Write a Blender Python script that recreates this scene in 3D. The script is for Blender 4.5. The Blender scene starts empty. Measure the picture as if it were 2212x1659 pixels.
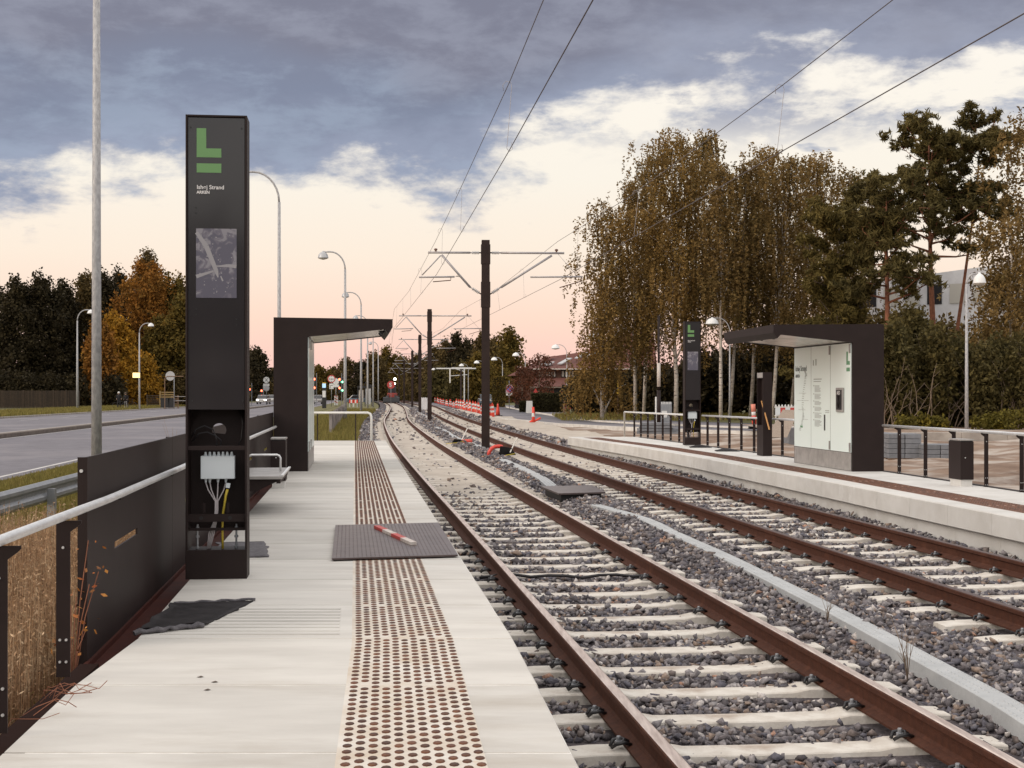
import bpy, math, random
import numpy as np
from mathutils import Vector, Matrix
random.seed(7); rng = np.random.default_rng(7)
C = bpy.context.scene.collection
S = bpy.context.scene
# ---------------------------------------------------------------- camera, world, sun, exposure
F = 3072.0; HC = 1.67; UC = 1106.0; VH = 848.0
cam_d = bpy.data.cameras.new('camera'); cam = bpy.data.objects.new('camera', cam_d); C.objects.link(cam)
cam.location = (0, 0, HC); cam.rotation_euler = (math.pi/2, 0, 0)
cam_d.sensor_width = 36; cam_d.lens = 36*F/2212; cam_d.shift_y = 18.5/2212
cam_d.clip_start = 0.1; cam_d.clip_end = 3000
S.camera = cam
S.view_settings.view_transform = 'Standard'; S.view_settings.look = 'None'
S.view_settings.exposure = 0.10; S.view_settings.gamma = 1.0
SUN_EL, SUN_AZ = math.radians(9), math.radians(244)   # low veiled sun, left and behind the camera

def make_world():
    w = bpy.data.worlds.new("World"); S.world = w; w.use_nodes = True
    nt = w.node_tree; N = nt.nodes; L = nt.links; N.clear()
    def math_(op, a, b=None, c=None, clamp=False):
        n = N.new('ShaderNodeMath'); n.operation = op; n.use_clamp = clamp
        for i, q in enumerate((a, b, c)):
            if q is None: continue
            if isinstance(q, (int, float)): n.inputs[i].default_value = q
            else: L.new(q, n.inputs[i])
        return n.outputs[0]
    def smooth(x, a, b):
        n = N.new('ShaderNodeMapRange'); n.interpolation_type = 'SMOOTHSTEP'
        for i, q in ((0, x), (1, a), (2, b)):
            if isinstance(q, (int, float)): n.inputs[i].default_value = q
            else: L.new(q, n.inputs[i])
        return n.outputs[0]
    def mixc(f, a, b):
        n = N.new('ShaderNodeMix'); n.data_type = 'RGBA'
        for i, q in ((0, f), (6, a), (7, b)):
            if isinstance(q, (int, float)): n.inputs[i].default_value = q
            elif isinstance(q, tuple): n.inputs[i].default_value = (*q, 1)
            else: L.new(q, n.inputs[i])
        return n.outputs[2]
    def noise(vec, scale, detail, rough, dist=0.0):
        n = N.new('ShaderNodeTexNoise'); n.inputs['Scale'].default_value = scale
        n.inputs['Detail'].default_value = detail; n.inputs['Roughness'].default_value = rough
        n.inputs['Distortion'].default_value = dist
        L.new(vec, n.inputs['Vector']); return n.outputs[0]
    tc = N.new('ShaderNodeTexCoord'); sp = N.new('ShaderNodeSeparateXYZ'); L.new(tc.outputs['Generated'], sp.inputs[0])
    x, y, z = sp.outputs
    hyp = math_('SQRT', math_('ADD', math_('MULTIPLY', x, x), math_('MULTIPLY', y, y)))
    hyp = math_('MAXIMUM', hyp, 0.02)
    el = math_('DIVIDE', z, hyp)                       # tan of the elevation
    az = math_('DIVIDE', x, hyp)                       # sine of the azimuth from +Y
    ramp = N.new('ShaderNodeValToRGB'); L.new(el, ramp.inputs[0])
    E = ramp.color_ramp.elements
    E[0].position = 0.0; E[0].color = (0.80, 0.52, 0.50, 1)
    E[1].position = 1.0; E[1].color = (0.80, 0.90, 1.05, 1)
    for p, c in ((0.02, (0.93, 0.60, 0.52)), (0.05, (0.94, 0.69, 0.56)), (0.095, (0.93, 0.80, 0.67)), (0.15, (0.91, 0.85, 0.75)),
                 (0.24, (0.93, 0.88, 0.80)), (0.35, (0.82, 0.88, 0.95))):
        e = E.new(p); e.color = (*c, 1)
    cv = N.new('ShaderNodeCombineXYZ')
    L.new(az, cv.inputs[0]); L.new(math_('MULTIPLY', el, 2.3), cv.inputs[1]); L.new(math_('MULTIPLY', y, 0.5), cv.inputs[2])
    v = cv.outputs[0]
    n1 = noise(v, 6.0, 10, 0.60, 0.12); n2 = noise(v, 2.2, 4, 0.5); n3 = noise(v, 17, 9, 0.62, 0.15)
    thr = math_('ADD', math_('MULTIPLY', math_('ADD', az, 0.03), 0.26, clamp=True), 0.139)
    thr = math_('MINIMUM', thr, 0.203)
    gx = math_('DIVIDE', math_('SUBTRACT', az, 0.095), 0.085)
    thr = math_('ADD', thr, math_('MULTIPLY', math_('EXPONENT', math_('MULTIPLY', math_('MULTIPLY', gx, gx), -1.0)), 0.022))
    e2 = math_('ADD', el, math_('MULTIPLY', math_('SUBTRACT', n1, 0.5), 0.17))
    e2 = math_('ADD', e2, math_('MULTIPLY', math_('SUBTRACT', n3, 0.5), 0.05))
    d = math_('SUBTRACT', e2, thr)
    m = smooth(d, -0.006, 0.020)
    wis = math_('MULTIPLY', smooth(noise(v, 9.0, 9, 0.62, 0.15), 0.50, 0.62), math_('MULTIPLY', smooth(el, 0.155, 0.20), 0.9))
    m = math_('MAXIMUM', m, wis)
    # small stray clouds low down
    n4 = noise(v, 11, 5, 0.55, 0.2)
    low = math_('MULTIPLY', smooth(n4, 0.64, 0.72), smooth(el, 0.09, 0.13))
    m = math_('MAXIMUM', m, math_('MULTIPLY', low, 0.8))
    blue = mixc(smooth(n3, 0.40, 0.64), (0.215, 0.245, 0.335), (0.285, 0.335, 0.435))
    purp = mixc(smooth(n3, 0.40, 0.66), (0.205, 0.205, 0.262), (0.27, 0.27, 0.335))
    f_p = math_('ADD', smooth(n2, 0.46, 0.62), smooth(el, 0.21, 0.29), clamp=True)
    cloud = mixc(math_('MULTIPLY', f_p, 0.72), blue, purp)
    edge = smooth(d, 0.0, 0.07)
    cloud = mixc(math_('MULTIPLY', math_('SUBTRACT', 1.0, edge), 0.45), cloud, (0.42, 0.47, 0.60))
    col = mixc(m, ramp.outputs[0], cloud)
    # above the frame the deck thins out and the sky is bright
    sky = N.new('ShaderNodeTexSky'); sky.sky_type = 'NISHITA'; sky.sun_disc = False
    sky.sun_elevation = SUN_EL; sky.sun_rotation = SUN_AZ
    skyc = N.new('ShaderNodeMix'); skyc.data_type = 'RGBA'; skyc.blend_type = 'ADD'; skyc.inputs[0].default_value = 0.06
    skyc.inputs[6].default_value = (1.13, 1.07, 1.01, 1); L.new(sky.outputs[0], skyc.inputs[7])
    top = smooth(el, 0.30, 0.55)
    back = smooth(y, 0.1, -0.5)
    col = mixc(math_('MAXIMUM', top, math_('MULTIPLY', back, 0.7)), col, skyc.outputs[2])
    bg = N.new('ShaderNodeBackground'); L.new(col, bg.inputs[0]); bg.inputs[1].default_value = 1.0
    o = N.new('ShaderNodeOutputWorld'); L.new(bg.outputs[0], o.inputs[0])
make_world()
sd = bpy.data.lights.new('sun', 'SUN'); sd.energy = 1.15; sd.angle = math.radians(35); sd.color = (1.0, 0.86, 0.72)
sun = bpy.data.objects.new('sun', sd); C.objects.link(sun)
dv = Vector((math.sin(SUN_AZ)*math.cos(SUN_EL+.3), math.cos(SUN_AZ)*math.cos(SUN_EL+.3), math.sin(SUN_EL+.3)))
sun.rotation_euler = dv.to_track_quat('Z', 'Y').to_euler()

# ---------------------------------------------------------------- helpers
def P(u, v, Y):            # pixel direction taken out to distance Y
    return ((u-UC)*Y/F, Y, HC-(v-VH)*Y/F)
def XX(u, Y): return (u-UC)*Y/F
def ZZ(v, Y): return HC-(v-VH)*Y/F
def spline(ys, xs):
    ys = np.array(ys, float); xs = np.array(xs, float); d = np.gradient(xs, ys)
    def f(y):
        y = np.asarray(y, float); i = np.clip(np.searchsorted(ys, y)-1, 0, len(ys)-2)
        h = ys[i+1]-ys[i]; t = (y-ys[i])/h; tc = np.clip(t, 0, 1)
        r = (2*tc**3-3*tc**2+1)*xs[i]+(tc**3-2*tc**2+tc)*h*d[i]+(-2*tc**3+3*tc**2)*xs[i+1]+(tc**3-tc**2)*h*d[i+1]
        r = r + np.where(t < 0, (y-ys[0])*d[0], 0)+np.where(t > 1, (y-ys[-1])*d[-1], 0)
        return r
    return f
cL = spline([0, 6.33, 12, 18, 26, 37, 47, 60, 84, 120, 180, 256, 330], [2.25, 1.53, .87, .18, -.76, -2.02, -3.13, -4.47, -6.78, -9.65, -14.6, -22.2, -31])
cR = spline([0, 10.9, 19.3, 27, 36, 58, 78, 111, 130, 185, 256, 330], [6.05, 4.68, 3.66, 2.78, 1.75, -.52, -2.4, -5.2, -6.7, -11, -18.6, -27.4])
def TLx(y):                # left edge of the studded strip on the near platform
    y = np.asarray(y, float); return np.where(y < 7.56, -.163-.088*y, .005-.1105*y)
rEdge = spline([2, 10, 15.4, 18.4, 22.1, 26.1, 32.4, 37.6, 42, 46.6], [7.1, 6.15, 5.55, 5.22, 4.85, 4.40, 3.72, 3.12, 2.45, 1.82])
def rZ(y): y = np.asarray(y, float); return np.where(y < 30, .30, .30-(y-30)/16.6*.08)
def rBack(y): return 9.15-.11*np.asarray(y, float)
TH = math.atan(.1105)

def tag(o, label=None, cat=None, group=None, kind=None):
    if label: o['label'] = label
    if cat: o['category'] = cat
    if group: o['group'] = group
    if kind: o['kind'] = kind
    return o
def thing(name, label, cat, loc=(0, 0, 0), rotz=0.0, group=None):
    o = bpy.data.objects.new(name, None); o.empty_display_size = .2; C.objects.link(o)
    o.location = loc; o.rotation_euler = (0, 0, rotz)
    return tag(o, label, cat, group)
class MB:
    def __init__(s): s.v = []; s.f = []; s.M = None
    def add(s, vs, fs):
        b = len(s.v)
        for p in vs:
            p = Vector(p)
            if s.M is not None: p = s.M @ p
            s.v.append(tuple(p))
        s.f += [tuple(i+b for i in f) for f in fs]; return s
    def box(s, x0, x1, y0, y1, z0, z1):
        return s.add([(x0, y0, z0), (x1, y0, z0), (x1, y1, z0), (x0, y1, z0), (x0, y0, z1), (x1, y0, z1), (x1, y1, z1), (x0, y1, z1)],
                     [(0, 3, 2, 1), (4, 5, 6, 7), (0, 1, 5, 4), (1, 2, 6, 5), (2, 3, 7, 6), (3, 0, 4, 7)])
    def rbox(s, c, d, r, z=None):     # oriented box: centre, full sizes, rotation matrix/euler
        R = Matrix.Rotation(r, 4, 'Z') if isinstance(r, (int, float)) else r
        old = s.M; T = Matrix.Translation(c) @ R; s.M = T if old is None else old @ T
        s.box(-d[0]/2, d[0]/2, -d[1]/2, d[1]/2, -d[2]/2, d[2]/2); s.M = old; return s
    def tube(s, pts, r, n=8, caps=True):
        pts = [Vector(p) for p in pts]; rs = r if isinstance(r, (list, tuple)) else [r]*len(pts)
        vs = []; fs = []; ref = None
        for i, p in enumerate(pts):
            t = (pts[min(i+1, len(pts)-1)]-pts[max(i-1, 0)]).normalized()
            if ref is None:
                ref = Vector((0, 0, 1)) if abs(t.z) < .9 else Vector((1, 0, 0))
            a = t.cross(ref).normalized(); b = t.cross(a).normalized(); ref = a.cross(t)*1.0
            ref = -b if (-b).dot(ref) > 0 else b
            for k in range(n):
                q = 2*math.pi*k/n; vs.append(p+(a*math.cos(q)+b*math.sin(q))*rs[i])
        for i in range(len(pts)-1):
            for k in range(n):
                k2 = (k+1) % n; fs.append((i*n+k, i*n+k2, (i+1)*n+k2, (i+1)*n+k))
        if caps: fs.append(tuple(range(n-1, -1, -1))); fs.append(tuple(range((len(pts)-1)*n, len(pts)*n)))
        return s.add(vs, fs)
    def prism(s, poly, a, b, axis='y'):
        n = len(poly)
        def m(p, q): return {'y': (p[0], q, p[1]), 'x': (q, p[0], p[1]), 'z': (p[0], p[1], q)}[axis]
        vs = [m(p, a) for p in poly]+[m(p, b) for p in poly]
        fs = [tuple(range(n)), tuple(range(2*n-1, n-1, -1))]+[(i, i+n, (i+1) % n+n, (i+1) % n) for i in range(n)]
        return s.add(vs, fs)
    def lathe(s, prof, c=(0, 0, 0), n=16, cap=True):
        vs = []; fs = []
        for r, z in prof:
            for k in range(n):
                q = 2*math.pi*k/n; vs.append((c[0]+r*math.cos(q), c[1]+r*math.sin(q), c[2]+z))
        for i in range(len(prof)-1):
            for k in range(n):
                k2 = (k+1) % n; fs.append((i*n+k, i*n+k2, (i+1)*n+k2, (i+1)*n+k))
        if cap: fs.append(tuple(range(n-1, -1, -1))); fs.append(tuple(range((len(prof)-1)*n, len(prof)*n)))
        return s.add(vs, fs)
    def disc(s, c, r, t=.01, n=24):  # disc facing -Y
        vs = [(c[0]+r*math.cos(2*math.pi*k/n), c[1]+yy, c[2]+r*math.sin(2*math.pi*k/n)) for yy in (0, t) for k in range(n)]
        return s.add(vs, [tuple(range(n)), tuple(range(2*n-1, n-1, -1))]+[(i, i+n, (i+1) % n+n, (i+1) % n) for i in range(n)])
    def build(s, name, mat, parent=None, smooth=False, bevel=0):
        me = bpy.data.meshes.new(name); me.from_pydata(s.v, [], s.f); me.update()
        if mat is not None: me.materials.append(mat)
        o = bpy.data.objects.new(name, me); C.objects.link(o)
        if parent is not None: o.parent = parent
        if smooth: me.polygons.foreach_set('use_smooth', [True]*len(me.polygons))
        if bevel:
            b = o.modifiers.new('bevel', 'BEVEL'); b.width = bevel; b.segments = 2; b.limit_method = 'ANGLE'
        return o
def np_mesh(name, V, Fq, mat, parent=None, smooth=False):
    """V (n,3) floats, Fq (m,k) ints."""
    me = bpy.data.meshes.new(name); V = np.asarray(V, np.float32); Fq = np.asarray(Fq, np.int32)
    m, k = Fq.shape
    me.vertices.add(len(V)); me.vertices.foreach_set('co', V.ravel())
    me.loops.add(m*k); me.loops.foreach_set('vertex_index', Fq.ravel())
    me.polygons.add(m); me.polygons.foreach_set('loop_start', np.arange(0, m*k, k, dtype=np.int32))
    me.polygons.foreach_set('loop_total', np.full(m, k, np.int32))
    if smooth: me.polygons.foreach_set('use_smooth', np.ones(m, bool))
    me.update(calc_edges=True); me.validate()
    me.materials.append(mat); o = bpy.data.objects.new(name, me); C.objects.link(o)
    if parent is not None: o.parent = parent
    return o
def dup(root, loc, rotz=None, label=None, group=None):
    r = root.copy(); C.objects.link(r); r.location = loc
    if rotz is not None: r.rotation_euler = (0, 0, rotz)
    if label: r['label'] = label
    if group: r['group'] = group
    for ch in list(root.children):
        c = ch.copy(); C.objects.link(c); c.parent = r
        for g in list(ch.children):
            d = g.copy(); C.objects.link(d); d.parent = c
    return r
# ---- materials
def material(name, col, rough=.7, metal=0.0, col2=None, ns=8.0, nd=5, bump=0.0, bs=None, spec=.5, island=0.0, fac=(.35, .65),
             stretch=(1, 1, 1), trans=0.0, col3=None, ns3=1.5, fac3=(.55, .7), ior=None, coat=0.0, emit=None, estr=0.0):
    m = bpy.data.materials.new(name); m.use_nodes = True; nt = m.node_tree; N = nt.nodes; L = nt.links
    b = N['Principled BSDF']; out = N['Material Output']
    b.inputs['Roughness'].default_value = rough; b.inputs['Metallic'].default_value = metal
    b.inputs['Specular IOR Level'].default_value = spec
    if coat: b.inputs['Coat Weight'].default_value = coat; b.inputs['Coat Roughness'].default_value = .08
    if emit:
        b.inputs['Emission Color'].default_value = (*emit, 1); b.inputs['Emission Strength'].default_value = estr
    tc = N.new('ShaderNodeTexCoord'); mp = N.new('ShaderNodeMapping'); mp.inputs['Scale'].default_value = stretch
    L.new(tc.outputs['Object'], mp.inputs[0])
    cur = None
    def nz(sc, det=nd, ro=.6):
        n = N.new('ShaderNodeTexNoise'); n.inputs['Scale'].default_value = sc; n.inputs['Detail'].default_value = det
        n.inputs['Roughness'].default_value = ro; L.new(mp.outputs[0], n.inputs['Vector']); return n.outputs[0]
    def mr(x, a, c):
        n = N.new('ShaderNodeMapRange'); L.new(x, n.inputs[0]); n.inputs[1].default_value = a; n.inputs[2].default_value = c; return n.outputs[0]
    def mx(f, a, c, blend='MIX'):
        n = N.new('ShaderNodeMix'); n.data_type = 'RGBA'; n.blend_type = blend
        for i, q in ((0, f), (6, a), (7, c)):
            if isinstance(q, (int, float)): n.inputs[i].default_value = q
            elif isinstance(q, tuple): n.inputs[i].default_value = (*q, 1)
            else: L.new(q, n.inputs[i])
        return n.outputs[2]
    cur = tuple(col)
    if col2: cur = mx(mr(nz(ns), *fac), cur, tuple(col2))
    if col3: cur = mx(mr(nz(ns3, 6, .65), *fac3), cur, tuple(col3))
    if island:
        g = N.new('ShaderNodeNewGeometry'); r = N.new('ShaderNodeMapRange')
        L.new(g.outputs['Random Per Island'], r.inputs[0]); r.inputs[3].default_value = 1-island; r.inputs[4].default_value = 1+island
        h = N.new('ShaderNodeHueSaturation'); L.new(r.outputs[0], h.inputs['Value'])
        if isinstance(cur, tuple): h.inputs['Color'].default_value = (*cur, 1)
        else: L.new(cur, h.inputs['Color'])
        cur = h.outputs[0]
    if isinstance(cur, tuple): b.inputs['Base Color'].default_value = (*cur, 1)
    else: L.new(cur, b.inputs['Base Color'])
    if bump:
        bp = N.new('ShaderNodeBump'); bp.inputs['Strength'].default_value = bump; bp.inputs['Distance'].default_value = .02
        L.new(nz(bs or ns*3), bp.inputs['Height']); L.new(bp.outputs[0], b.inputs['Normal'])
    if trans:
        t = N.new('ShaderNodeBsdfTranslucent'); ms = N.new('ShaderNodeMixShader'); ms.inputs[0].default_value = trans
        if isinstance(cur, tuple): t.inputs[0].default_value = (*cur, 1)
        else: L.new(cur, t.inputs[0])
        L.new(b.outputs[0], ms.inputs[1]); L.new(t.outputs[0], ms.inputs[2]); L.new(ms.outputs[0], out.inputs[0])
    return m
def ramp_island(name, stops, rough=.85, bump=.4, bs=60, noise_amt=.5):
    """colour picked per stone / leaf from a ramp"""
    m = bpy.data.materials.new(name); m.use_nodes = True; nt = m.node_tree; N = nt.nodes; L = nt.links; b = N['Principled BSDF']
    b.inputs['Roughness'].default_value = rough
    g = N.new('ShaderNodeNewGeometry'); r = N.new('ShaderNodeValToRGB'); L.new(g.outputs['Random Per Island'], r.inputs[0])
    r.color_ramp.interpolation = 'CONSTANT'
    E = r.color_ramp.elements; E[0].position = 0; E[0].color = (*stops[0][1], 1); E[1].position = stops[1][0]; E[1].color = (*stops[1][1], 1)
    for p, c in stops[2:]: e = E.new(p); e.color = (*c, 1)
    tc = N.new('ShaderNodeTexCoord'); n = N.new('ShaderNodeTexNoise'); n.inputs['Scale'].default_value = bs; n.inputs['Detail'].default_value = 3
    L.new(tc.outputs['Object'], n.inputs['Vector'])
    mr = N.new('ShaderNodeMapRange'); L.new(n.outputs[0], mr.inputs[0]); mr.inputs[1].default_value = .3; mr.inputs[2].default_value = .7
    mr.inputs[3].default_value = 1-noise_amt*.5; mr.inputs[4].default_value = 1+noise_amt
    h = N.new('ShaderNodeHueSaturation'); L.new(mr.outputs[0], h.inputs['Value']); L.new(r.outputs[0], h.inputs['Color']); L.new(h.outputs[0], b.inputs['Base Color'])
    if bump:
        bp = N.new('ShaderNodeBump'); bp.inputs['Strength'].default_value = bump; bp.inputs['Distance'].default_value = .005
        L.new(n.outputs[0], bp.inputs['Height']); L.new(bp.outputs[0], b.inputs['Normal'])
    return m
M = {}
M['darkmetal'] = material('dark_brown_paint', (.019, .0115, .0108), .55, 0, (.024, .015, .014), 3, bump=.03, bs=120, spec=.22)
M['darkmetal2'] = material('dark_brown_gloss', (.0125, .0095, .0115), .3, 0, (.016, .012, .014), 2, spec=.4, coat=.7)
M['steel'] = material('brushed_steel', (.80, .80, .80), .48, .85, (.70, .70, .70), 14, bump=.05, bs=90)
M['galv'] = material('galvanised_steel', (.34, .345, .36), .5, .55, (.27, .28, .30), 10, bump=.06, bs=60, stretch=(1, 1, .35))
M['lampgalv'] = material('galvanised_pole', (.46, .455, .46), .6, .2, (.33, .325, .335), 22, bump=.06, bs=50, stretch=(1, 1, .4), fac=(.4, .6))
M['whitepaint'] = material('white_paint', (.72, .72, .70), .35, 0, (.66, .66, .65), 9)
M['concrete'] = material('pale_concrete', (.60, .575, .535), .85, 0, (.50, .475, .44), 2.3, 8, .12, 60, col3=(.40, .36, .31), ns3=1.3, fac3=(.54, .80), island=.12, stretch=(.45, 1.5, 1))
M['fascia'] = material('fascia_concrete', (.64, .625, .60), .85, 0, (.54, .52, .49), 1.8, 8, .15, 50, col3=(.64, .63, .61), ns3=3, fac3=(.55, .68), island=.06)
M['joint'] = material('joint_mortar', (.88, .86, .82), .9, 0, (.66, .63, .58), 9, bump=.3)
M['sleeper'] = material('sleeper_concrete', (.68, .64, .58), .85, 0, (.53, .48, .42), 6, 7, .25, 45, col3=(.36, .28, .22), ns3=2.4, fac3=(.55, .75), island=.06)
M['rust'] = material('rusty_rail', (.085, .030, .016), .8, 0, (.058, .021, .012), 22, 6, .15, 90, col3=(.115, .043, .024), ns3=5, fac3=(.55, .75), spec=.25)
M['railtop'] = material('rail_running_face', (.90, .76, .67), .38, 1, (.62, .49, .42), 30, 4, .05, 150, stretch=(1, .1, 1))
M['railtop2'] = material('rail_unused_face', (.085, .048, .042), .5, .2, (.08, .045, .04), 25, 4, .05, 150)
M['stud'] = material('stud_iron', (.075, .024, .011), .45, 0, (.125, .046, .018), 30, island=.4, spec=.25)
M['blackrub'] = material('black_rubber', (.022, .021, .023), .65, 0, (.04, .038, .04), 14, bump=.2, bs=80)
M['mat'] = material('bitumen_mat', (.014, .012, .013), .6, 0, (.030, .026, .028), 9, 6, .15, 60, spec=.12)
M['matgrey'] = material('mat_underside', (.085, .08, .09), .9, 0, (.15, .14, .15), 25, 5, .5, 60)
M['plate'] = material('chequer_plate', (.15, .118, .115), .36, .6, (.105, .08, .078), 5, 6, .1, 30, col3=(.2, .15, .135), ns3=9)
M['redpaint'] = material('red_paint', (.50, .045, .04), .5, 0, (.42, .06, .05), 12)
M['redplastic'] = material('red_plastic', (.62, .05, .035), .4, 0, (.7, .08, .05), 6)
M['redrefl'] = material('red_orange_plastic', (.75, .075, .04), .45, 0, (.62, .05, .03), 5)
M['rededge'] = material('red_pipe', (.55, .02, .02), .35)
M['whitewood'] = material('white_painted_wood', (.62, .58, .54), .7, 0, (.45, .38, .34), 18, bump=.2)
M['wood'] = material('weathered_board', (.33, .26, .20), .8, 0, (.24, .18, .14), 8, bump=.3, stretch=(6, 1, 1))
M['woodstick'] = material('orange_wood', (.62, .34, .12), .7, 0, (.5, .24, .08), 10)
M['green'] = material('green_film', (.14, .29, .11), .3)
M['textw'] = material('white_lettering', (.72, .70, .70), .5)
M['textg'] = material('grey_lettering', (.10, .11, .11), .6)
M['textgm'] = material('pale_grey_lettering', (.36, .38, .37), .6)
M['greenpale'] = material('green_mark', (.12, .30, .17), .5)
M['panel'] = material('white_glass_panel', (.84, .945, .93), .3, 0, (.82, .93, .91), 2, coat=.2)
M['plinth'] = material('grey_steel_plinth', (.42, .40, .385), .45, .3, (.30, .285, .275), 6)
M['soffit'] = material('mirror_soffit', (.80, .75, .69), .2, .2, (.52, .48, .45), 3)
M['asphalt'] = material('road_asphalt', (.175, .165, .185), .95, 0, (.135, .126, .142), 2.0, 8, .25, 70, col3=(.20, .185, .20), ns3=.15, fac3=(.5, .6))
M['asphaltdark'] = material('fresh_asphalt', (.045, .043, .05), .8, 0, (.06, .058, .065), 6, bump=.2)
M['line'] = material('road_line', (.62, .60, .58), .7, 0, (.4, .38, .36), 7)
M['kerb'] = material('kerb_stone', (.36, .33, .30), .9, 0, (.22, .19, .17), 3, bump=.2, island=.15)
M['kerbshade'] = material('median_edge_shaded', (.10, .078, .068), .95, 0, (.15, .12, .10), 3, bump=.3)
M['kerbwhite'] = material('new_kerb', (.60, .56, .51), .9, 0, (.45, .41, .37), 3, bump=.2)
M['grass'] = material('grass_green', (.165, .150, .032), .9, 0, (.24, .185, .055), 3, bump=.4, bs=30, island=.35, trans=.3)
M['grassg'] = material('grass_ground', (.10, .10, .028), .95, 0, (.16, .13, .05), 1.5, 8, .6, 25)
M['darkground'] = material('leaf_litter', (.04, .034, .018), .95, 0, (.07, .05, .025), 3, 8, .5, 20)
M['verge'] = material('dull_grass', (.075, .085, .02), .95, 0, (.11, .09, .03), 1.2, 8, .6, 20)
M['soil'] = material('brown_soil', (.27, .18, .125), .95, 0, (.16, .10, .068), 1.1, 10, 1.0, 9, col3=(.42, .36, .31), ns3=.45, fac3=(.48, .62))
M['sand'] = material('pale_sand', (.50, .44, .375), .95, 0, (.40, .345, .29), 1.5, 9, .5, 18, col3=(.33, .25, .18), ns3=.9, fac3=(.6, .75))
M['ground'] = material('ground_soil', (.13, .10, .075), .95, 0, (.09, .075, .05), .7, 9, .6, 9)
M['ballastbed'] = material('ballast_bed', (.06, .048, .052), .95, 0, (.12, .10, .105), 16, 4, 1.0, 22, col3=(.055, .044, .048), ns3=30, fac3=(.45, .6))
M['stone'] = ramp_island('granite_ballast', [(0, (.100, .090, .096)), (.13, (.148, .131, .137)), (.27, (.205, .187, .190)), (.40, (.075, .066, .071)), (.52, (.140, .112, .103)),
                                            (.64, (.29, .265, .262)), (.74, (.098, .092, .110)), (.87, (.235, .175, .14)), (.93, (.46, .42, .395)), (.985, (.36, .21, .15))])
M['stonefar'] = M['stone']
M['duct'] = material('grey_duct', (.46, .47, .475), .7, 0, (.38, .39, .395), 3, 5, .25, 30)
M['insul'] = material('brown_insulator', (.12, .05, .03), .35)
M['wire'] = material('overhead_wire', (.12, .10, .10), .5, .5)
M['armsteel'] = material('cantilever_tube', (.42, .40, .41), .5, .4, (.33, .31, .32), 9)
M['mast'] = material('mast_paint', (.022, .0125, .0105), .6, 0, (.031, .018, .015), 2.5, spec=.25, bump=.05)
M['lampwhite'] = material('lamp_shade_white', (.78, .78, .78), .35)
M['lampshade'] = material('lamp_shade_grey', (.45, .45, .46), .35, .3)
M['lampglass'] = material('lamp_glass', (.5, .48, .44), .3)
M['boxgrey'] = material('pale_grey_box', (.62, .67, .70), .45)
M['cablegrey'] = material('grey_cable', (.48, .44, .45), .5)
M['cableyel'] = material('yellow_cable', (.60, .45, .05), .45)
M['cableblk'] = material('black_cable', (.012, .010, .012), .4)
M['poster'] = None
M['bark_b'] = material('birch_bark', (.66, .60, .54), .8, 0, (.46, .38, .32), 2, bump=.3, col3=(.05, .035, .03), ns3=4.5, fac3=(.58, .63), stretch=(.7, .7, 2.2))
M['bark_p'] = material('pine_bark', (.30, .12, .065), .9, 0, (.19, .075, .045), 6, bump=.5)
M['bark_d'] = material('dark_bark', (.07, .05, .04), .95, 0, (.11, .08, .06), 5, bump=.4)
M['twig'] = material('pale_twigs', (.26, .19, .14), .9, 0, (.18, .13, .09), 5)
def leafmat(n, a, b, c, isl=.45, tr=.3, ns=.35):
    return material(n, a, .8, 0, b, ns, 4, col3=c, ns3=ns*2.6, fac3=(.52, .68), island=isl, trans=tr, spec=.15)
M['lf_birch'] = leafmat('birch_leaves', (.180, .118, .042), (.22, .14, .052), (.115, .088, .032), isl=.32)
M['lf_birch2'] = leafmat('birch_leaves_golden', (.245, .148, .048), (.185, .122, .04), (.28, .172, .055), isl=.32)
M['lf_pine'] = leafmat('pine_needles', (.105, .086, .032), (.14, .108, .038), (.07, .058, .024))
M['lf_pine2'] = leafmat('pine_needles_olive', (.16, .122, .038), (.115, .09, .03), (.18, .13, .04))
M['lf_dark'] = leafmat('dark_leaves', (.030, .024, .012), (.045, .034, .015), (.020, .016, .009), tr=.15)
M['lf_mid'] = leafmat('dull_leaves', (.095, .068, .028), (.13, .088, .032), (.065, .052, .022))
M['lf_orange'] = leafmat('orange_leaves', (.30, .125, .024), (.22, .105, .022), (.15, .09, .024))
M['lf_yellow'] = leafmat('yellow_leaves', (.38, .20, .024), (.30, .15, .018), (.19, .125, .024))
M['lf_olive'] = leafmat('olive_leaves', (.15, .10, .022), (.105, .08, .021), (.20, .115, .02))
M['lf_bush'] = leafmat('bush_leaves', (.085, .070, .026), (.115, .088, .03), (.06, .05, .02))
M['lf_bushy'] = leafmat('yellow_bush_leaves', (.14, .115, .022), (.10, .085, .02), (.24, .18, .025))
M['lf_red'] = leafmat('red_brown_leaves', (.10, .038, .022), (.13, .052, .026), (.07, .035, .018))
M['lf_hedge'] = leafmat('hedge_leaves', (.035, .032, .014), (.052, .042, .016), (.026, .022, .011))
M['straw'] = material('dry_stalks', (.44, .28, .16), .85, 0, (.31, .18, .095), 2.2, 5, col3=(.56, .41, .26), ns3=5, fac3=(.5, .62), island=.45, trans=.25)
M['rooftile'] = material('red_roof_tiles', (.14, .048, .036), .85, 0, (.10, .036, .028), 2.5, bump=.4, bs=10)
M['brick'] = material('brown_brick', (.12, .06, .045), .9, 0, (.16, .085, .06), 5)
M['redwall'] = material('red_boards', (.30, .025, .02), .7, 0, (.23, .02, .016), 3)
M['glass'] = material('window_glass', (.03, .03, .035), .08, 0, spec=.8)
M['darkwin'] = material('dark_interior', (.012, .010, .010), .6)
M['curtain'] = material('pale_curtain', (.55, .50, .45), .8, 0, (.4, .36, .33), 6)
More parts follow.
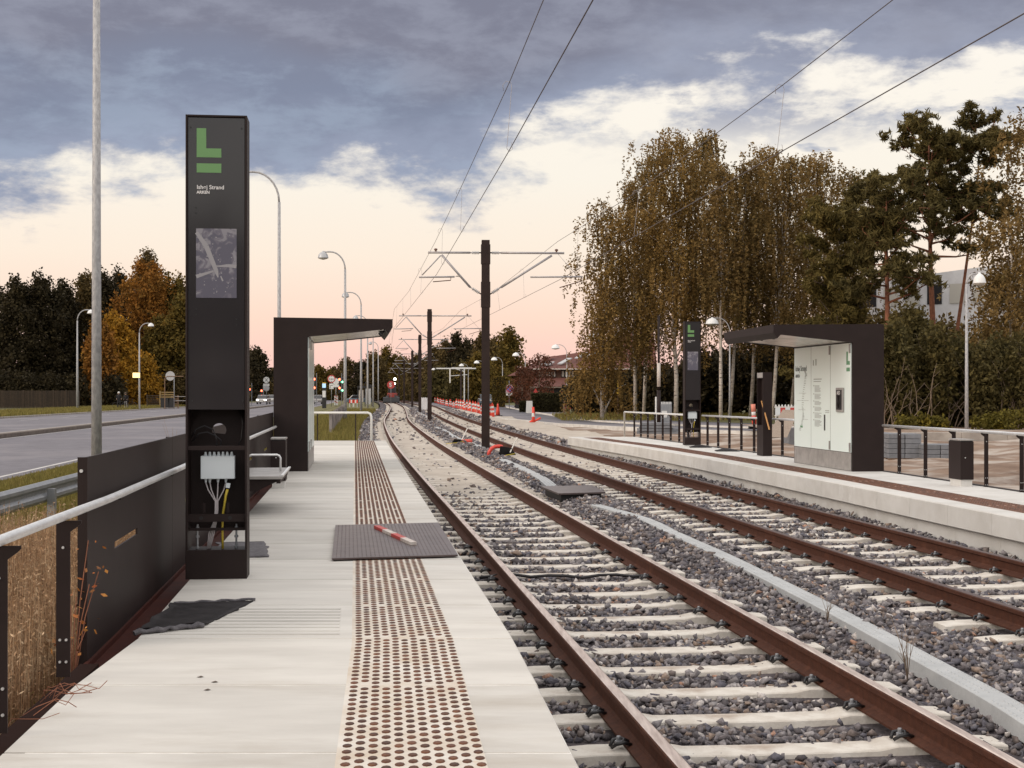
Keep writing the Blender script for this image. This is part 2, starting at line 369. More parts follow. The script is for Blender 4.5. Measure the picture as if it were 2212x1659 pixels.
M['greywall'] = material('white_cladding', (.68, .68, .70), .6, 0, (.60, .59, .61), 1.5)
M['woodfence'] = material('fence_boards', (.05, .032, .02), .85, 0, (.035, .024, .015), 5, bump=.2, island=.25)
M['paver'] = material('paver_grey', (.21, .215, .235), .85, 0, (.16, .165, .18), 6, bump=.2, island=.15)
M['pallet'] = material('pallet_wood', (.24, .15, .09), .85, 0, (.15, .09, .06), 6)
M['retwall'] = material('retaining_concrete', (.44, .395, .35), .9, 0, (.28, .24, .215), 1.2, 8, .3, 20, col3=(.45, .40, .36), ns3=3)
M['black'] = material('black_plastic', (.015, .014, .016), .4)
M['carwhite'] = material('silver_car_paint', (.45, .44, .43), .25, .4, coat=.6)
M['carblue'] = material('blue_grey_car_paint', (.12, .16, .20), .25, .3, coat=.6)
M['cargrey'] = material('grey_car_paint', (.30, .28, .27), .25, .4, coat=.6)
M['carred'] = material('red_machine_paint', (.32, .05, .04), .4)
M['yellowp'] = material('yellow_paint', (.60, .38, .05), .5)
M['bluep'] = material('blue_paint', (.05, .14, .42), .4)
M['skin'] = material('skin', (.45, .28, .21), .6)
M['cloth'] = material('dark_cloth', (.018, .017, .020), .9)
M['clothw'] = material('white_cloth', (.6, .58, .56), .9)
def emis(n, c, s): return material(n, c, .4, emit=c, estr=s)
M['e_head'] = emis('headlight_on', (1, .93, .78), 9); M['e_tail'] = emis('tail_light_on', (1, .10, .07), 4)
M['e_red'] = emis('signal_red', (1, .13, .06), 6); M['e_green'] = emis('signal_green', (.25, 1, .55), 4)
M['e_sign'] = emis('lit_sign', (1, .72, .28), 1.6); M['e_work'] = emis('work_light', (1, .98, .8), 9); M['e_screen'] = emis('lit_display', (.35, .55, .75), .8)

def text_mesh(txt, size, name, mat, parent, loc, rot, bold=0.0, ext=.001):
    cu = bpy.data.curves.new(name, 'FONT'); cu.body = txt; cu.size = size; cu.extrude = ext; cu.offset = bold
    t = bpy.data.objects.new(name, cu); C.objects.link(t)
    dg = bpy.context.evaluated_depsgraph_get(); me = bpy.data.meshes.new_from_object(t.evaluated_get(dg))
    bpy.data.objects.remove(t); me.materials.clear(); me.materials.append(mat)
    o = bpy.data.objects.new(name, me); C.objects.link(o); o.parent = parent; o.location = loc; o.rotation_euler = rot
    return o
def sheet(name, pts_l, pts_r, z, mat, nsub=1, label=None, zf=None):
    """ground strip between two polylines (same count)"""
    V = []; Fq = []; n = len(pts_l); m = nsub+1
    for a, b in zip(pts_l, pts_r):
        for k in range(m):
            t = k/nsub; x = a[0]*(1-t)+b[0]*t; y = a[1]*(1-t)+b[1]*t
            V.append((x, y, zf(x, y) if zf else z))
    for i in range(n-1):
        for k in range(nsub): Fq.append((i*m+k, i*m+k+1, (i+1)*m+k+1, (i+1)*m+k))
    return np_mesh(name, V, Fq, mat)
def sweep_along(fn, ys, prof, mb=None, zf=None):
    """sweep closed profile [(lateral, z)] along x=fn(y)"""
    mb = mb or MB(); n = len(prof); vs = []; fs = []
    for y in ys:
        x = float(fn(y)); dx = float(fn(y+.05)-fn(y-.05))/.1; l = math.hypot(dx, 1); nx, ny = 1/l, -dx/l
        zz = float(zf(y)) if zf else 0
        for a, z in prof: vs.append((x+nx*a, y+ny*a, z+zz))
    k = len(ys)
    for i in range(k-1):
        for j in range(n): j2 = (j+1) % n; fs.append((i*n+j, i*n+j2, (i+1)*n+j2, (i+1)*n+j))
    fs.append(tuple(range(n))); fs.append(tuple(range(k*n-1, (k-1)*n-1, -1)))
    return mb.add(vs, fs)

# ---------------------------------------------------------------- ground and roads
def vn(x, y, s, seed=0):
    """cheap smooth value noise (numpy)"""
    x = np.asarray(x, float)/s; y = np.asarray(y, float)/s
    xi = np.floor(x).astype(int); yi = np.floor(y).astype(int); fx = x-xi; fy = y-yi
    fx = fx*fx*(3-2*fx); fy = fy*fy*(3-2*fy)
    def h(a, b):
        q = np.sin(a*127.1+b*311.7+seed*74.7)*43758.5453; return q-np.floor(q)
    return (h(xi, yi)*(1-fx)+h(xi+1, yi)*fx)*(1-fy)+(h(xi, yi+1)*(1-fx)+h(xi+1, yi+1)*fx)*fy
MB().add([(-900, -60, -.62), (900, -60, -.62), (900, 1800, -.62), (-900, 1800, -.62)], [(0, 1, 2, 3)]).build('ground', M['ground'])['kind'] = 'structure'
Nr = spline([5, 15, 29.7, 38, 58, 110, 174, 263, 400], [-8.6, -9.5, -10.8, -11.6, -13.5, -18.3, -24.5, -33.0, -46])
Md = spline([5, 30, 58.6, 110, 174, 263, 400], [-16.9, -18.9, -21.1, -25.6, -31.0, -38.8, -52])
Kb = spline([5, 60, 101, 174, 263, 400], [-31, -34, -36.5, -40.6, -46.5, -58])
ry = np.concatenate([np.arange(2, 60, 2.5), np.arange(60, 420, 8)])
def strip(name, fa, fb, z, mat, ys=ry, nsub=1, zf=None):
    o = sheet(name, [(float(fa(y)), y) for y in ys], [(float(fb(y)), y) for y in ys], z, mat, nsub, zf=zf); o['kind'] = 'structure'; return o
strip('road', lambda y: Md(y)+.25, Nr, -.20, M['asphalt'])
strip('road', Kb, lambda y: Md(y)-.65, -.20, M['asphalt'])
strip('road_marking', lambda y: Nr(y)-.42, lambda y: Nr(y)-.30, -.196, M['line'])
strip('road_marking', lambda y: Md(y)+.38, lambda y: Md(y)+.50, -.196, M['line'])
for k in range(14):
    y0 = 40+k*11; strip('road_marking', lambda y: Kb(y)+3.2, lambda y: Kb(y)+3.32, -.196, M['line'], ys=np.linspace(y0, y0+4.5, 3))
o = sweep_along(Md, ry, [(-.1, -.4), (-.1, -.02), (.25, -.03), (.25, -.4)]).build('kerb', M['kerbshade']); o['kind'] = 'structure'  # brown median kerb edge, the shade of its near side put into the colour
o = sweep_along(Kb, ry, [(-.35, -.4), (-.35, -.08), (0, -.08), (0, -.4)]).build('kerb', M['kerb']); o['kind'] = 'structure'
strip('kerb', lambda y: Md(y)-.68, lambda y: Md(y)-.08, -.05, M['kerb'])
strip('verge', lambda y: Kb(y)-60, lambda y: Kb(y)-.35, -.09, M['verge'])
strip('verge', Nr, lambda y: cL(y)-6.0-np.clip((y-30)*.02, 0, 2), -.21, M['grassg'], ys=ry, nsub=6)
strip('verge', lambda y: cL(y)-6.0-np.clip((y-30)*.02, 0, 2), lambda y: cL(y)-1.6, -.42, M['grassg'], ys=np.arange(4, 40, 2))
strip('verge', lambda y: cL(y)-6.0-np.clip((y-30)*.02, 0, 2), lambda y: cL(y)-2.3, -.23, M['grassg'], ys=np.arange(38, 330, 4))
# right side ground
strip('soil', lambda y: cR(y)+1.9, lambda y: cR(y)+32, -.14, M['soil'], ys=np.arange(40, 112, .9), nsub=34,
      zf=lambda x, y: -.30+.13*float(vn(x, y, 2.1))+.05*float(vn(x, y, .6, 3)))
road_r = [(-13, 262), (-8.6, 215), (-1.6, 183), (.28, 150.6), (2.1, 120), (3.56, 100), (5.1, 86), (7.0, 79), (11, 71), (17, 64), (26, 58), (60, 48)]
road_l = [(-19, 262), (-13.5, 215), (-8.0, 172), (-4.6, 140), (-2.2, 112), (-.4, 97), (2.6, 80.5), (5.4, 73), (9.5, 65.5), (15.5, 59.5), (24, 54), (60, 42)]
walk_r = [(a+2.2+(i > 5)*.6, b+2.6+(i > 5)*4) for i, (a, b) in enumerate(road_r)]
sheet('verge', walk_r, [(a+70, b+70) for a, b in walk_r], -.03, M['verge'], 4)['kind'] = 'structure'
strip('sand', lambda y: cR(y)+1.55, lambda y: cR(y)+4.3, -.2, M['sand'], ys=np.arange(46, 150, 1.2), nsub=12,
      zf=lambda x, y: -.24+.22*float(vn(x, y, 1.7, 5))+.06*float(vn(x, y, .5, 8)))

def solid(name, pl, pr, z, mat, th=.5):
    V = []; n = len(pl)
    for a, b in zip(pl, pr): V += [(a[0], a[1], z-th), (a[0], a[1], z), (b[0], b[1], z), (b[0], b[1], z-th)]
    Fq = []
    for i in range(n-1):
        for j in range(3): Fq.append((i*4+j, i*4+j+1, i*4+j+5, i*4+j+4))
    Fq += [(0, 1, 2, 3), (n*4-1, n*4-2, n*4-3, n*4-4)]
    o = np_mesh(name, V, Fq, mat); o['kind'] = 'structure'; return o
solid('road', road_l, road_r, -.10, M['asphalt'])
solid('kerb', road_r, [(a+.30, b+.14) for a, b in road_r], -.01, M['kerbwhite'])
solid('kerb', [(a-.34, b-.55) for a, b in road_l[3:]], road_l[3:], -.055, M['kerbwhite'])
solid('pavement', [(a+.31, b+.145) for a, b in road_r], walk_r, -.03, M['asphalt'])
# ---------------------------------------------------------------- ballast
def bedz(x, y):
    dl = np.abs(x-cL(y)); dr = np.abs(x-cR(y)); d = np.minimum(dl, dr)
    z = -.222+.112*np.clip((d-1.28)/.45, 0, 1)
    return z+.035*(vn(x, y, .5, 2)-.5)
bys = np.concatenate([np.arange(3, 14, .3), np.arange(14, 60, .8), np.arange(60, 330, 4)])
V = []; Fq = []; NB = 60
for y in bys:
    a = float(cL(y))-2.1; b = float(cR(y))+2.1
    if y < 38.9: a = float(TLx(y))+.70
    if 5 < y < 46: b = float(rEdge(y))+.05
    xs = np.linspace(a, b, NB); zs = bedz(xs, np.full(NB, y))
    V += [(float(p), float(y), float(q)) for p, q in zip(xs, zs)]
for i in range(len(bys)-1):
    for k in range(NB-1): Fq.append((i*NB+k, i*NB+k+1, (i+1)*NB+k+1, (i+1)*NB+k))
o = np_mesh('ballast_bed', V, Fq, M['ballastbed'], smooth=True); o['kind'] = 'structure'
SP = .718
def arc_table(fn):
    ys = np.arange(0, 331, .25); xs = fn(ys); s = np.concatenate([[0], np.cumsum(np.hypot(np.diff(xs), np.diff(ys)))]); return ys, s
ysL, sL = arc_table(cL); ysR, sR = arc_table(cR)
def near_sleeper(x, y, fn, ys, s, ph):
    dx = (fn(y+.1)-fn(y-.1))/.2; lat = (x-fn(y))/np.sqrt(1+dx*dx); yy = y-dx*lat   # foot point (approx.)
    q = np.interp(yy, ys, s)-ph; r = q-np.round(q/SP)*SP
    return np.abs(r), np.abs(lat)
PHL, PHR = .30, .12
def stone_protos(n=14):
    import bmesh
    out = []
    for i in range(n):
        bm = bmesh.new()
        for k in range(random.choice((7, 8, 9))):
            d = Vector((random.gauss(0, 1), random.gauss(0, 1), random.gauss(0, 1))).normalized()
            bm.verts.new((d.x*random.uniform(.8, 1.15), d.y*random.uniform(.6, 1.0), d.z*random.uniform(.5, .85)))
        r = bmesh.ops.convex_hull(bm, input=bm.verts[:]); bmesh.ops.triangulate(bm, faces=bm.faces[:])
        loose = [v for v in bm.verts if not v.link_faces]
        bmesh.ops.delete(bm, geom=loose, context='VERTS'); bm.verts.ensure_lookup_table(); bm.verts.index_update()
        out.append((np.array([v.co[:] for v in bm.verts]), np.array([[v.index for v in f.verts] for f in bm.faces]))); bm.free()
    return out
PROT = stone_protos()
def scatter_stones(name, x, y, z, r, label, mat=M['stone']):
    n = len(x); Vs = []; Fs = []; base = 0; which = rng.integers(0, len(PROT), n)
    for pi, (pv, pf) in enumerate(PROT):
        idx = np.where(which == pi)[0]; k = len(idx)
        if not k: continue
        a = rng.uniform(0, 6.283, k); t = rng.uniform(-.6, .6, k)
        ca, sa, ct, st = np.cos(a), np.sin(a), np.cos(t), np.sin(t)
        p = pv[None]*r[idx, None, None]*rng.uniform(.75, 1.3, (k, 1, 3))
        X = p[..., 0]; Y = p[..., 1]*ct[:, None]-p[..., 2]*st[:, None]; Z = p[..., 1]*st[:, None]+p[..., 2]*ct[:, None]
        X2 = X*ca[:, None]-Y*sa[:, None]; Y2 = X*sa[:, None]+Y*ca[:, None]
        W = np.stack([X2+x[idx, None], Y2+y[idx, None], Z+z[idx, None]], -1).reshape(-1, 3)
        Vs.append(W); nv = len(pv)
        Fs.append((pf[None]+(np.arange(k)*nv)[:, None, None]+base).reshape(-1, 3)); base += k*nv
    o = np_mesh(name, np.concatenate(Vs), np.concatenate(Fs), mat); tag(o, label, 'ballast', kind='stuff'); return o
def G(u, v, z): Y = F*(HC-z)/(v-VH); return ((u-UC)*Y/F, Y)
def GP(l, z=-.085): return sorted([G(u, v, z) for u, v in l], key=lambda p: p[1])
DUCTS = [(GP([(2330, 1620), (2180, 1524), (2000, 1425), (1900, 1370), (1700, 1267), (1560, 1198), (1460, 1153), (1390, 1120), (1330, 1102), (1286, 1090)]), 'pale grey studded cable duct running between the tracks in front of the chamber lid', .088),
         (GP([(1193, 1050), (1170, 1032), (1130, 1012), (1085, 992)]), 'short grey cable duct between the chamber lid and the overhead line mast', .11),
         (GP([(1040, 966), (1010, 955), (985, 945), (960, 930), (940, 922)]), 'pale grey cable duct winding between the tracks beyond the first mast', .13),
         (GP([(925, 903), (915, 897), (905, 891), (900, 888)]), 'distant pale duct between the tracks by the second mast', .16)]
BX = []; BY = []; BR = []
for (y0, y1, s, rr) in ((3.6, 9, .039, .030), (9, 15, .045, .034), (15, 26, .058, .041), (26, 46, .085, .048), (46, 85, .14, .075), (85, 150, .26, .12)):
    gx, gy = np.meshgrid(np.arange(-14 if y1 > 60 else -6, 8.5, s), np.arange(y0, y1, s))
    gx = gx.ravel()+rng.uniform(-.5, .5, gx.size)*s; gy = gy.ravel()+rng.uniform(-.5, .5, gy.size)*s
    lo = np.where(gy < 38.9, TLx(gy)+.74, cL(gy)-1.95-.25*vn(gx, gy, 1.0)); hi = np.where(gy < 46.4, rEdge(gy)+.06, cR(gy)+1.9)
    k = (gx > lo) & (gx < hi) & (np.abs(gx) < gy*.375+.25)
    gx, gy = gx[k], gy[k]
    for fn, ys_, s_, ph, sand0 in ((cL, ysL, sL, PHL, 17), (cR, ysR, sR, PHR, 24)):
        a, l = near_sleeper(gx, gy, fn, ys_, s_, ph); rnd = rng.uniform(0, 1, gx.size)
        k = ~((a < .128) & (l < 1.2) & (rnd > .02))
        dust = np.clip((gy-sand0)/16, 0, .93)*(l < 1.12+.25*(vn(gx, gy, .4, 9)-.3))
        k &= ~(rng.uniform(0, 1, gx.size) < dust)
        k &= ~((l > .66) & (l < .84) & (gy < 60))
        gx, gy = gx[k], gy[k]
    BX.append(gx); BY.append(gy); BR.append(np.full(gx.size, rr)*(.72+.75*rng.uniform(0, 1, gx.size)**1.8))
BX = np.concatenate(BX); BY = np.concatenate(BY); BR = np.concatenate(BR)
for pts_, _l, w_ in DUCTS:
    yy_ = np.array([p[1] for p in pts_]); f_ = spline(yy_, [p[0] for p in pts_])
    k = ~((np.abs(BX-f_(np.clip(BY, yy_[0], yy_[-1]))) < w_-.005) & (BY > yy_[0]) & (BY < yy_[-1])); BX, BY, BR = BX[k], BY[k], BR[k]
BZ = bedz(BX, BY)+BR*rng.uniform(-.1, .75, BX.size)
scatter_stones('ballast', BX, BY, BZ, BR, 'loose dark grey and brown granite ballast around both tracks')
# pale dust that fills the beds further out
for fn, y0 in ((cL, 17.0), (cR, 24.0)):
    strip('sand', lambda y: fn(y)-1.12, lambda y: fn(y)+1.12, 0, M['sand'], ys=np.concatenate([np.arange(y0, 60, .5), np.arange(60, 250, 2.5)]), nsub=10,
          zf=lambda x, y: -.246+min(.045, (y-y0)*.004)+.03*float(vn(x, y, .35, 4)))
    for sd in (-1, 1):
        strip('sand', lambda y: fn(y)+sd*1.15-.16, lambda y: fn(y)+sd*1.15+.2, 0, M['sand'], ys=np.concatenate([np.arange(y0+8, 60, .8), np.arange(60, 200, 2.5)]), nsub=3,
              zf=lambda x, y: -.215+min(.035, (y-y0)*.002)+.05*float(vn(x, y, .4, 6)))

# ---------------------------------------------------------------- sleepers, rails
def sleeper_mesh():
    xs = [-1.2, -1.195, -1.0, -.60, -.50, -.2, .2, .50, .60, 1.0, 1.195, 1.2]
    zt = [-.22, -.180, -.167, -.167, -.187, -.190, -.190, -.187, -.167, -.167, -.180, -.22]
    wt = [.10, .105, .105, .105, .10, .10, .10, .10, .105, .105, .105, .10]
    mb = MB(); vs = []; fs = []
    for x, z, w in zip(xs, zt, wt):
        vs += [(x, -.125, -.36), (x, -w-.007, z-.007), (x, -w, z), (x, w, z), (x, w+.007, z-.007), (x, .125, -.36)]
    for i in range(len(xs)-1):
        for j in range(5): fs.append((i*6+j, (i+1)*6+j, (i+1)*6+j+1, i*6+j+1))
    fs.append((0, 1, 2, 3, 4, 5)); k = (len(xs)-1)*6; fs.append((k+5, k+4, k+3, k+2, k+1, k))
    return mb.add(vs, fs)
def clip_mesh(sd):       # spring clip, shoulder and bolt on one side of a rail (local: towards +x of the seat)
    mb = MB()
    for q in (-.042, .042): mb.tube([(sd*.045, q*.8, -.14), (sd*.08, q*1.1, -.125), (sd*.125, q*1.1, -.132), (sd*.145, q*.5, -.155)], .0105, 6)
    mb.tube([(sd*.095, -.05, -.125), (sd*.075, 0, -.118), (sd*.095, .05, -.125)], .0085, 6)
    return mb
def bolt_mesh(sd):
    mb = MB(); mb.lathe([(.020, -.14), (.020, -.125), (.012, -.123), (.013, -.105), (.010, -.10)], (sd*.105, 0, 0), 8)
    mb.prism([(-.035, -.165), (.045, -.165), (.04, -.148), (-.03, -.14)], -.07, .07); 
    return mb
slm = sleeper_mesh()
protos = {}
def make_sleeper(kind, det):
    t = thing('sleeper', 'pale concrete sleeper crossing under the rails of the near track' if kind == 'L' else 'pale concrete sleeper crossing under the rails of the far track',
              'sleeper', group='sleepers of the near track' if kind == 'L' else 'sleepers of the far track')
    slm.build('sleeper_block', M['sleeper'], t)
    if det:
        for rx in (-.7535, .7535):
            for sd in (-1, 1):
                o = clip_mesh(sd).build('rail_clip', M['black'], t, True); o.location = (rx, 0, 0)
                b = bolt_mesh(sd).build('bolt', M['galv'], t); b.location = (rx, 0, 0)
    return t
def lay(fn, ys, s, ph, kind, s0, s1, detail_to):
    k = math.ceil((s0-ph)/SP); p_det = p_pl = None
    while ph+k*SP < s1:
        q = ph+k*SP; k += 1; y = float(np.interp(q, s, ys)); x = float(fn(y)); dx = float(fn(y+.2)-fn(y-.2))/.4
        det = y < detail_to
        if det:
            if p_det is None: p_det = make_sleeper(kind, True); t = p_det; t.location = (x, y, 0)
            else: t = dup(p_det, (x, y, 0))
        else:
            if p_pl is None: p_pl = make_sleeper(kind, False); t = p_pl; t.location = (x, y, 0)
            else: t = dup(p_pl, (x, y, 0))
        t.rotation_euler = (0, 0, -math.atan(dx)+random.uniform(-.004, .004))
lay(cL, ysL, sL, PHL, 'L', 4.6, 80, 17)
lay(cR, ysR, sR, PHR, 'R', 9.5, 85, 26)
RY = np.concatenate([np.arange(2.5, 60, .5), np.arange(60, 330, 2)])
PROF = [(-.07, -.163), (.07, -.163), (.07, -.150), (.022, -.132), (.009, -.118), (.009, -.050), (.034, -.036), (.036, -.008),
        (.024, -.0005), (-.024, -.0005), (-.036, -.008), (-.034, -.036), (-.009, -.050), (-.009, -.118), (-.022, -.132), (-.07, -.150)]
for fn, kind in ((cL, 'near track'), (cR, 'far track')):
    for off, sd in ((-.7535, 'left'), (.7535, 'right')):
        r = thing('rail', f'rust brown steel rail, the {sd} one of the {kind}', 'rail', group='the four running rails')
        sweep_along(fn, RY, [(a+off, z) for a, z in PROF]).build('rail_body', M['rust'], r)
        sweep_along(fn, RY, [(a+off, z) for a, z in [(-.022, 0), (.022, 0), (.030, .0022 if 0 else -.002), (.022, .0018), (-.022, .0018), (-.030, -.002)]]).build('running_surface', M['railtop' if kind == 'near track' else 'railtop2'], r)
# cable bond across the near track
y0 = 14.1; xa = float(cL(y0))
pts = [(xa-.95+i*.17, y0+.05*math.sin(i*.9)-(i < 2)*.06, -.16+(.02 if i % 3 else 0)) for i in range(12)]
tag(MB().tube(pts, .016, 6).build('bond_cable', M['cableblk'], None, True), 'black bonding cable lying across the sleepers of the near track', 'cable')

# ---------------------------------------------------------------- near (left) platform
plat = thing('platform', 'pale concrete tram platform with a studded strip beside the near track', 'platform'); plat['kind'] = 'structure'
mb = MB()
YK = [5.17+1.2*k for k in range(-3, 29)]
for i in range(len(YK)-1):
    a, b = YK[i]+.009, min(YK[i+1]-.009, 38.95)
    if a > 38.9: break
    vs = []
    for y in (a, b):
        l = float(TLx(y))-(1.23 if y < 7.2 else 1.16); r = float(TLx(y))+.84
        jr = random.uniform(-.004, .004)
        vs += [(l, y, .20), (r+jr, y, .13), (r+jr, y, .352), (r+jr-.008, y, .36), (l, y, .36)]
    mb.add(vs, [(0, 1, 2, 3, 4), (9, 8, 7, 6, 5), (0, 5, 6, 1), (1, 6, 7, 2), (2, 7, 8, 3), (3, 8, 9, 4), (4, 9, 5, 0)])
mb.build('deck', M['concrete'], plat); sweep_along(TLx, np.arange(1.6, 38.9, .6), [(-1.15, .22), (.83, .22), (.83, .3575), (-1.15, .3575)]).build('joint_bed', M['joint'], plat)
sweep_along(lambda y: TLx(y)+.70, np.arange(2, 39, .6), [(0, -.5), (.02, -.5), (.02, .2), (0, .2)]).build('base_wall', M['fascia'], plat)
sweep_along(lambda y: TLx(y)-1.1, [2, 7.5, 20, 38.8], [(0, -.5), (.02, -.5), (.02, .2), (0, .2)]).build('base_wall', M['fascia'], plat)
MB().box(-4.27-1.2, -4.27+.7, 38.8, 38.85, -.5, .22).build('base_wall', M['fascia'], plat)
# guidance grooves (raised ribs) leading off the strip
gm = MB()
for k in range(9):
    y = 7.70+k*.112; gm.box(float(TLx(y))-1.06+k*.02, float(TLx(y))-.09, y-.010, y+.010, .3601, .3632)
    gm.box(float(TLx(y))-1.06+k*.02, float(TLx(y))-.09, y+.022, y+.030, .3601, .3615)
gm.build('guidance_ribs', M['concrete'], plat)
def studs(xf, y0, y1, zf, parent, ncol=11, pitch=.048, row=.088, skip=1.2, ph=5.17, n=8, lab='tactile_studs', thr=None, sx=.0182, sy=.0265):
    Vs = []; Fs = []; base = 0
    prof = [(1.0, .0005), (.93, .0035), (.55, .0055)]
    ring = np.array([[math.cos(2*math.pi*k/n), math.sin(2*math.pi*k/n)] for k in range(n)])
    tv = np.concatenate([np.column_stack([ring[:, 0]*r*sx, ring[:, 1]*r*sy, np.full(n, z)]) for r, z in prof]+[np.array([[0, 0, .006]])])
    tf = []
    for i in range(2):
        for k in range(n):
            k2 = (k+1) % n; tf += [(i*n+k, i*n+k2, (i+1)*n+k2), (i*n+k, (i+1)*n+k2, (i+1)*n+k)]
    for k in range(n): tf.append((2*n+k, 2*n+(k+1) % n, 3*n))
    tf = np.array(tf); pts = []
    for c in range(ncol):
        y = y0+(.044 if c % 2 else 0)
        while y < y1:
            fr = ((y-ph) % skip)
            if not (c % 2 and (fr < .05 or fr > skip-.03)): pts.append((float(xf(y))+c*pitch+.0165, y, float(zf(y))))
            y += row
    pts = np.array(pts); nv = len(tv)
    W = (tv[None]+pts[:, None]).reshape(-1, 3); Fq = (tf[None]+(np.arange(len(pts))*nv)[:, None, None]).reshape(-1, 3)
    return np_mesh(lab, W, Fq, M['stud'], parent)
studs(TLx, 4.3, 38.6, lambda y: .36, plat)
# stain around the studs: the strip itself is slightly warmer concrete
M['strip'] = material('stained_strip', (.66, .62, .565), .85, 0, (.56, .48, .39), 5, 8, .1, 60, col3=(.55, .40, .26), ns3=14, fac3=(.58, .85))
sweep_along(lambda y: TLx(y), np.arange(4, 38.9, .5), [(-.02, .36), (.515, .36), (.515, .3606), (-.02, .3606)]).build('strip_inlay', M['strip'], plat)
# rusty channel along the back edge
o = sweep_along(lambda y: TLx(y)-1.37, np.arange(2, 38.8, .6), [(0, .05), (.25, .05), (.25, .295), (.235, .295), (.235, .27), (.02, .27), (.02, .30), (0, .30)]).build('edge_channel', material('channel_brown', (.065, .014, .008), .7, 0, (.045, .011, .008), 5, spec=.2), plat)
o = sweep_along(lambda y: TLx(y)-1.30, np.arange(2, 7.35, .5), [(-.045, .16), (.045, .16), (.045, .335), (-.045, .335)]).build('edge_beam', material('beam_brown', (.022, .011, .009), .9, spec=.05), plat)

# near railing: posts + tube
def handrail(fn, zf, ys, r, parent, name='handrail'):
    pts = [(float(fn(y)), y, float(zf(y))) for y in ys]; return MB().tube(pts, r, 12).build(name, M['steel'], parent, True)
def post_mb(h, w=.062, t=.008, lean=.0, side=1):
    """plate post, face square to the track (facing -y); bracket head on the platform side"""
    mb = MB()
    mb.prism([(-w/2, 0), (w/2, 0), (w/2, h-.06), (w/2+side*.035 if side > 0 else w/2, h-.035), (w/2+.05 if side > 0 else w/2, h-.02), (w/2+.05 if side > 0 else w/2, h-.008),
              (-w/2-(.05 if side < 0 else 0), h-.008), (-w/2-(.05 if side < 0 else 0), h-.02), (-w/2-(.035 if side < 0 else 0), h-.035), (-w/2, h-.06)], 0, t)
    return mb
def post(parent, x, y, z0, h, rot, side):
    o = post_mb(h, side=side).build('post', M['darkmetal'], parent); o.location = (x, y, z0); o.rotation_euler = (0, 0, rot)
    b = MB(); 
    for (bx, bz) in ((-.014, .07), (.014, .07), (-.014, .17), (.014, .17), (0, h-.13)): b.disc((bx, -.006, bz), .0062, .006, 10)
    q = b.build('bolt', M['steel'], o); return o
def hrx(y): return TLx(y)-1.30
rail1 = thing('railing', 'tubular steel handrail on flat dark posts and panels along the back of the near platform', 'railing')
handrail(hrx, lambda y: 1.11, [2.5, 5, 7.5, 9, 12, 16, 20, 23.3], .021, rail1)
for y, x in ((4.33, None), (5.4, None), (6.47, None)):
    post(rail1, float(hrx(y))-.01, y, .375, .72, TH, 1)
y = 7.9
while y < 23.3:
    x = float(hrx(y)); MB().box(x-.055, x+.004, y-.03, y+.03, 1.078, 1.086).build('bracket', M['darkmetal'], rail1); y += 1.1
# solid screen behind the rail
def scx(y): return TLx(y)-1.365
scr = thing('screen_wall', 'waist high dark brown steel panel screen behind the handrail of the near platform', 'screen')
edges = [7.25, 10.6, 13.9, 17.2, 20.5, 23.75]
for i in range(5):
    a, b = edges[i]+.004, edges[i+1]-.004; mbp = MB(); sy0, sy1 = a+.8, a+1.64
    def slab(ya, yb, za, zb):
        xa, xb = float(scx(ya)), float(scx(yb))
        mbp.add([(xa-.012, ya, za), (xa, ya, za), (xb, yb, za), (xb-.012, yb, za), (xa-.012, ya, zb), (xa, ya, zb), (xb, yb, zb), (xb-.012, yb, zb)],
                [(0, 3, 2, 1), (4, 5, 6, 7), (0, 1, 5, 4), (1, 2, 6, 5), (2, 3, 7, 6), (3, 0, 4, 7)])
    slab(a, sy0, .26, 1.34); slab(sy1, b, .26, 1.34); slab(sy0, sy1, .26, .785); slab(sy0, sy1, .825, 1.34)
    xa = float(scx(a)); mbp.box(xa-.05, xa-.0125, a, a+.006, .26, 1.34)
    mbp.build('panel', M['darkmetal'], scr)
x = float(scx(7.25)); MB().disc((x-.03, 7.248, 1.27), .009, .006, 12).build('bolt', M['steel'], scr)

# ---------------------------------------------------------------- totem
def poster_mat():
    m = bpy.data.materials.new('poster_film'); m.use_nodes = True; nt = m.node_tree; N = nt.nodes; L = nt.links; b = N['Principled BSDF']
    b.inputs['Roughness'].default_value = .3
    tc = N.new('ShaderNodeTexCoord'); n = N.new('ShaderNodeTexNoise'); n.inputs['Scale'].default_value = 13; n.inputs['Detail'].default_value = 8
    n.inputs['Distortion'].default_value = 1.2; L.new(tc.outputs['Object'], n.inputs['Vector'])
    sp = N.new('ShaderNodeSeparateXYZ'); L.new(tc.outputs['Object'], sp.inputs[0])
    ad = N.new('ShaderNodeMath'); ad.operation = 'MULTIPLY_ADD'; L.new(sp.outputs[2], ad.inputs[0]); ad.inputs[1].default_value = .28; L.new(n.outputs[0], ad.inputs[2])
    r = N.new('ShaderNodeValToRGB'); L.new(ad.outputs[0], r.inputs[0]); E = r.color_ramp.elements
    E[0].position = .50; E[0].color = (.105, .10, .135, 1); E[1].position = .62; E[1].color = (.24, .23, .26, 1)
    e = E.new(.56); e.color = (.15, .14, .175, 1); L.new(r.outputs[0], b.inputs['Base Color']); return m
M['poster'] = poster_mat(); M['crease'] = material('poster_peel', (.30, .29, .31), .35)
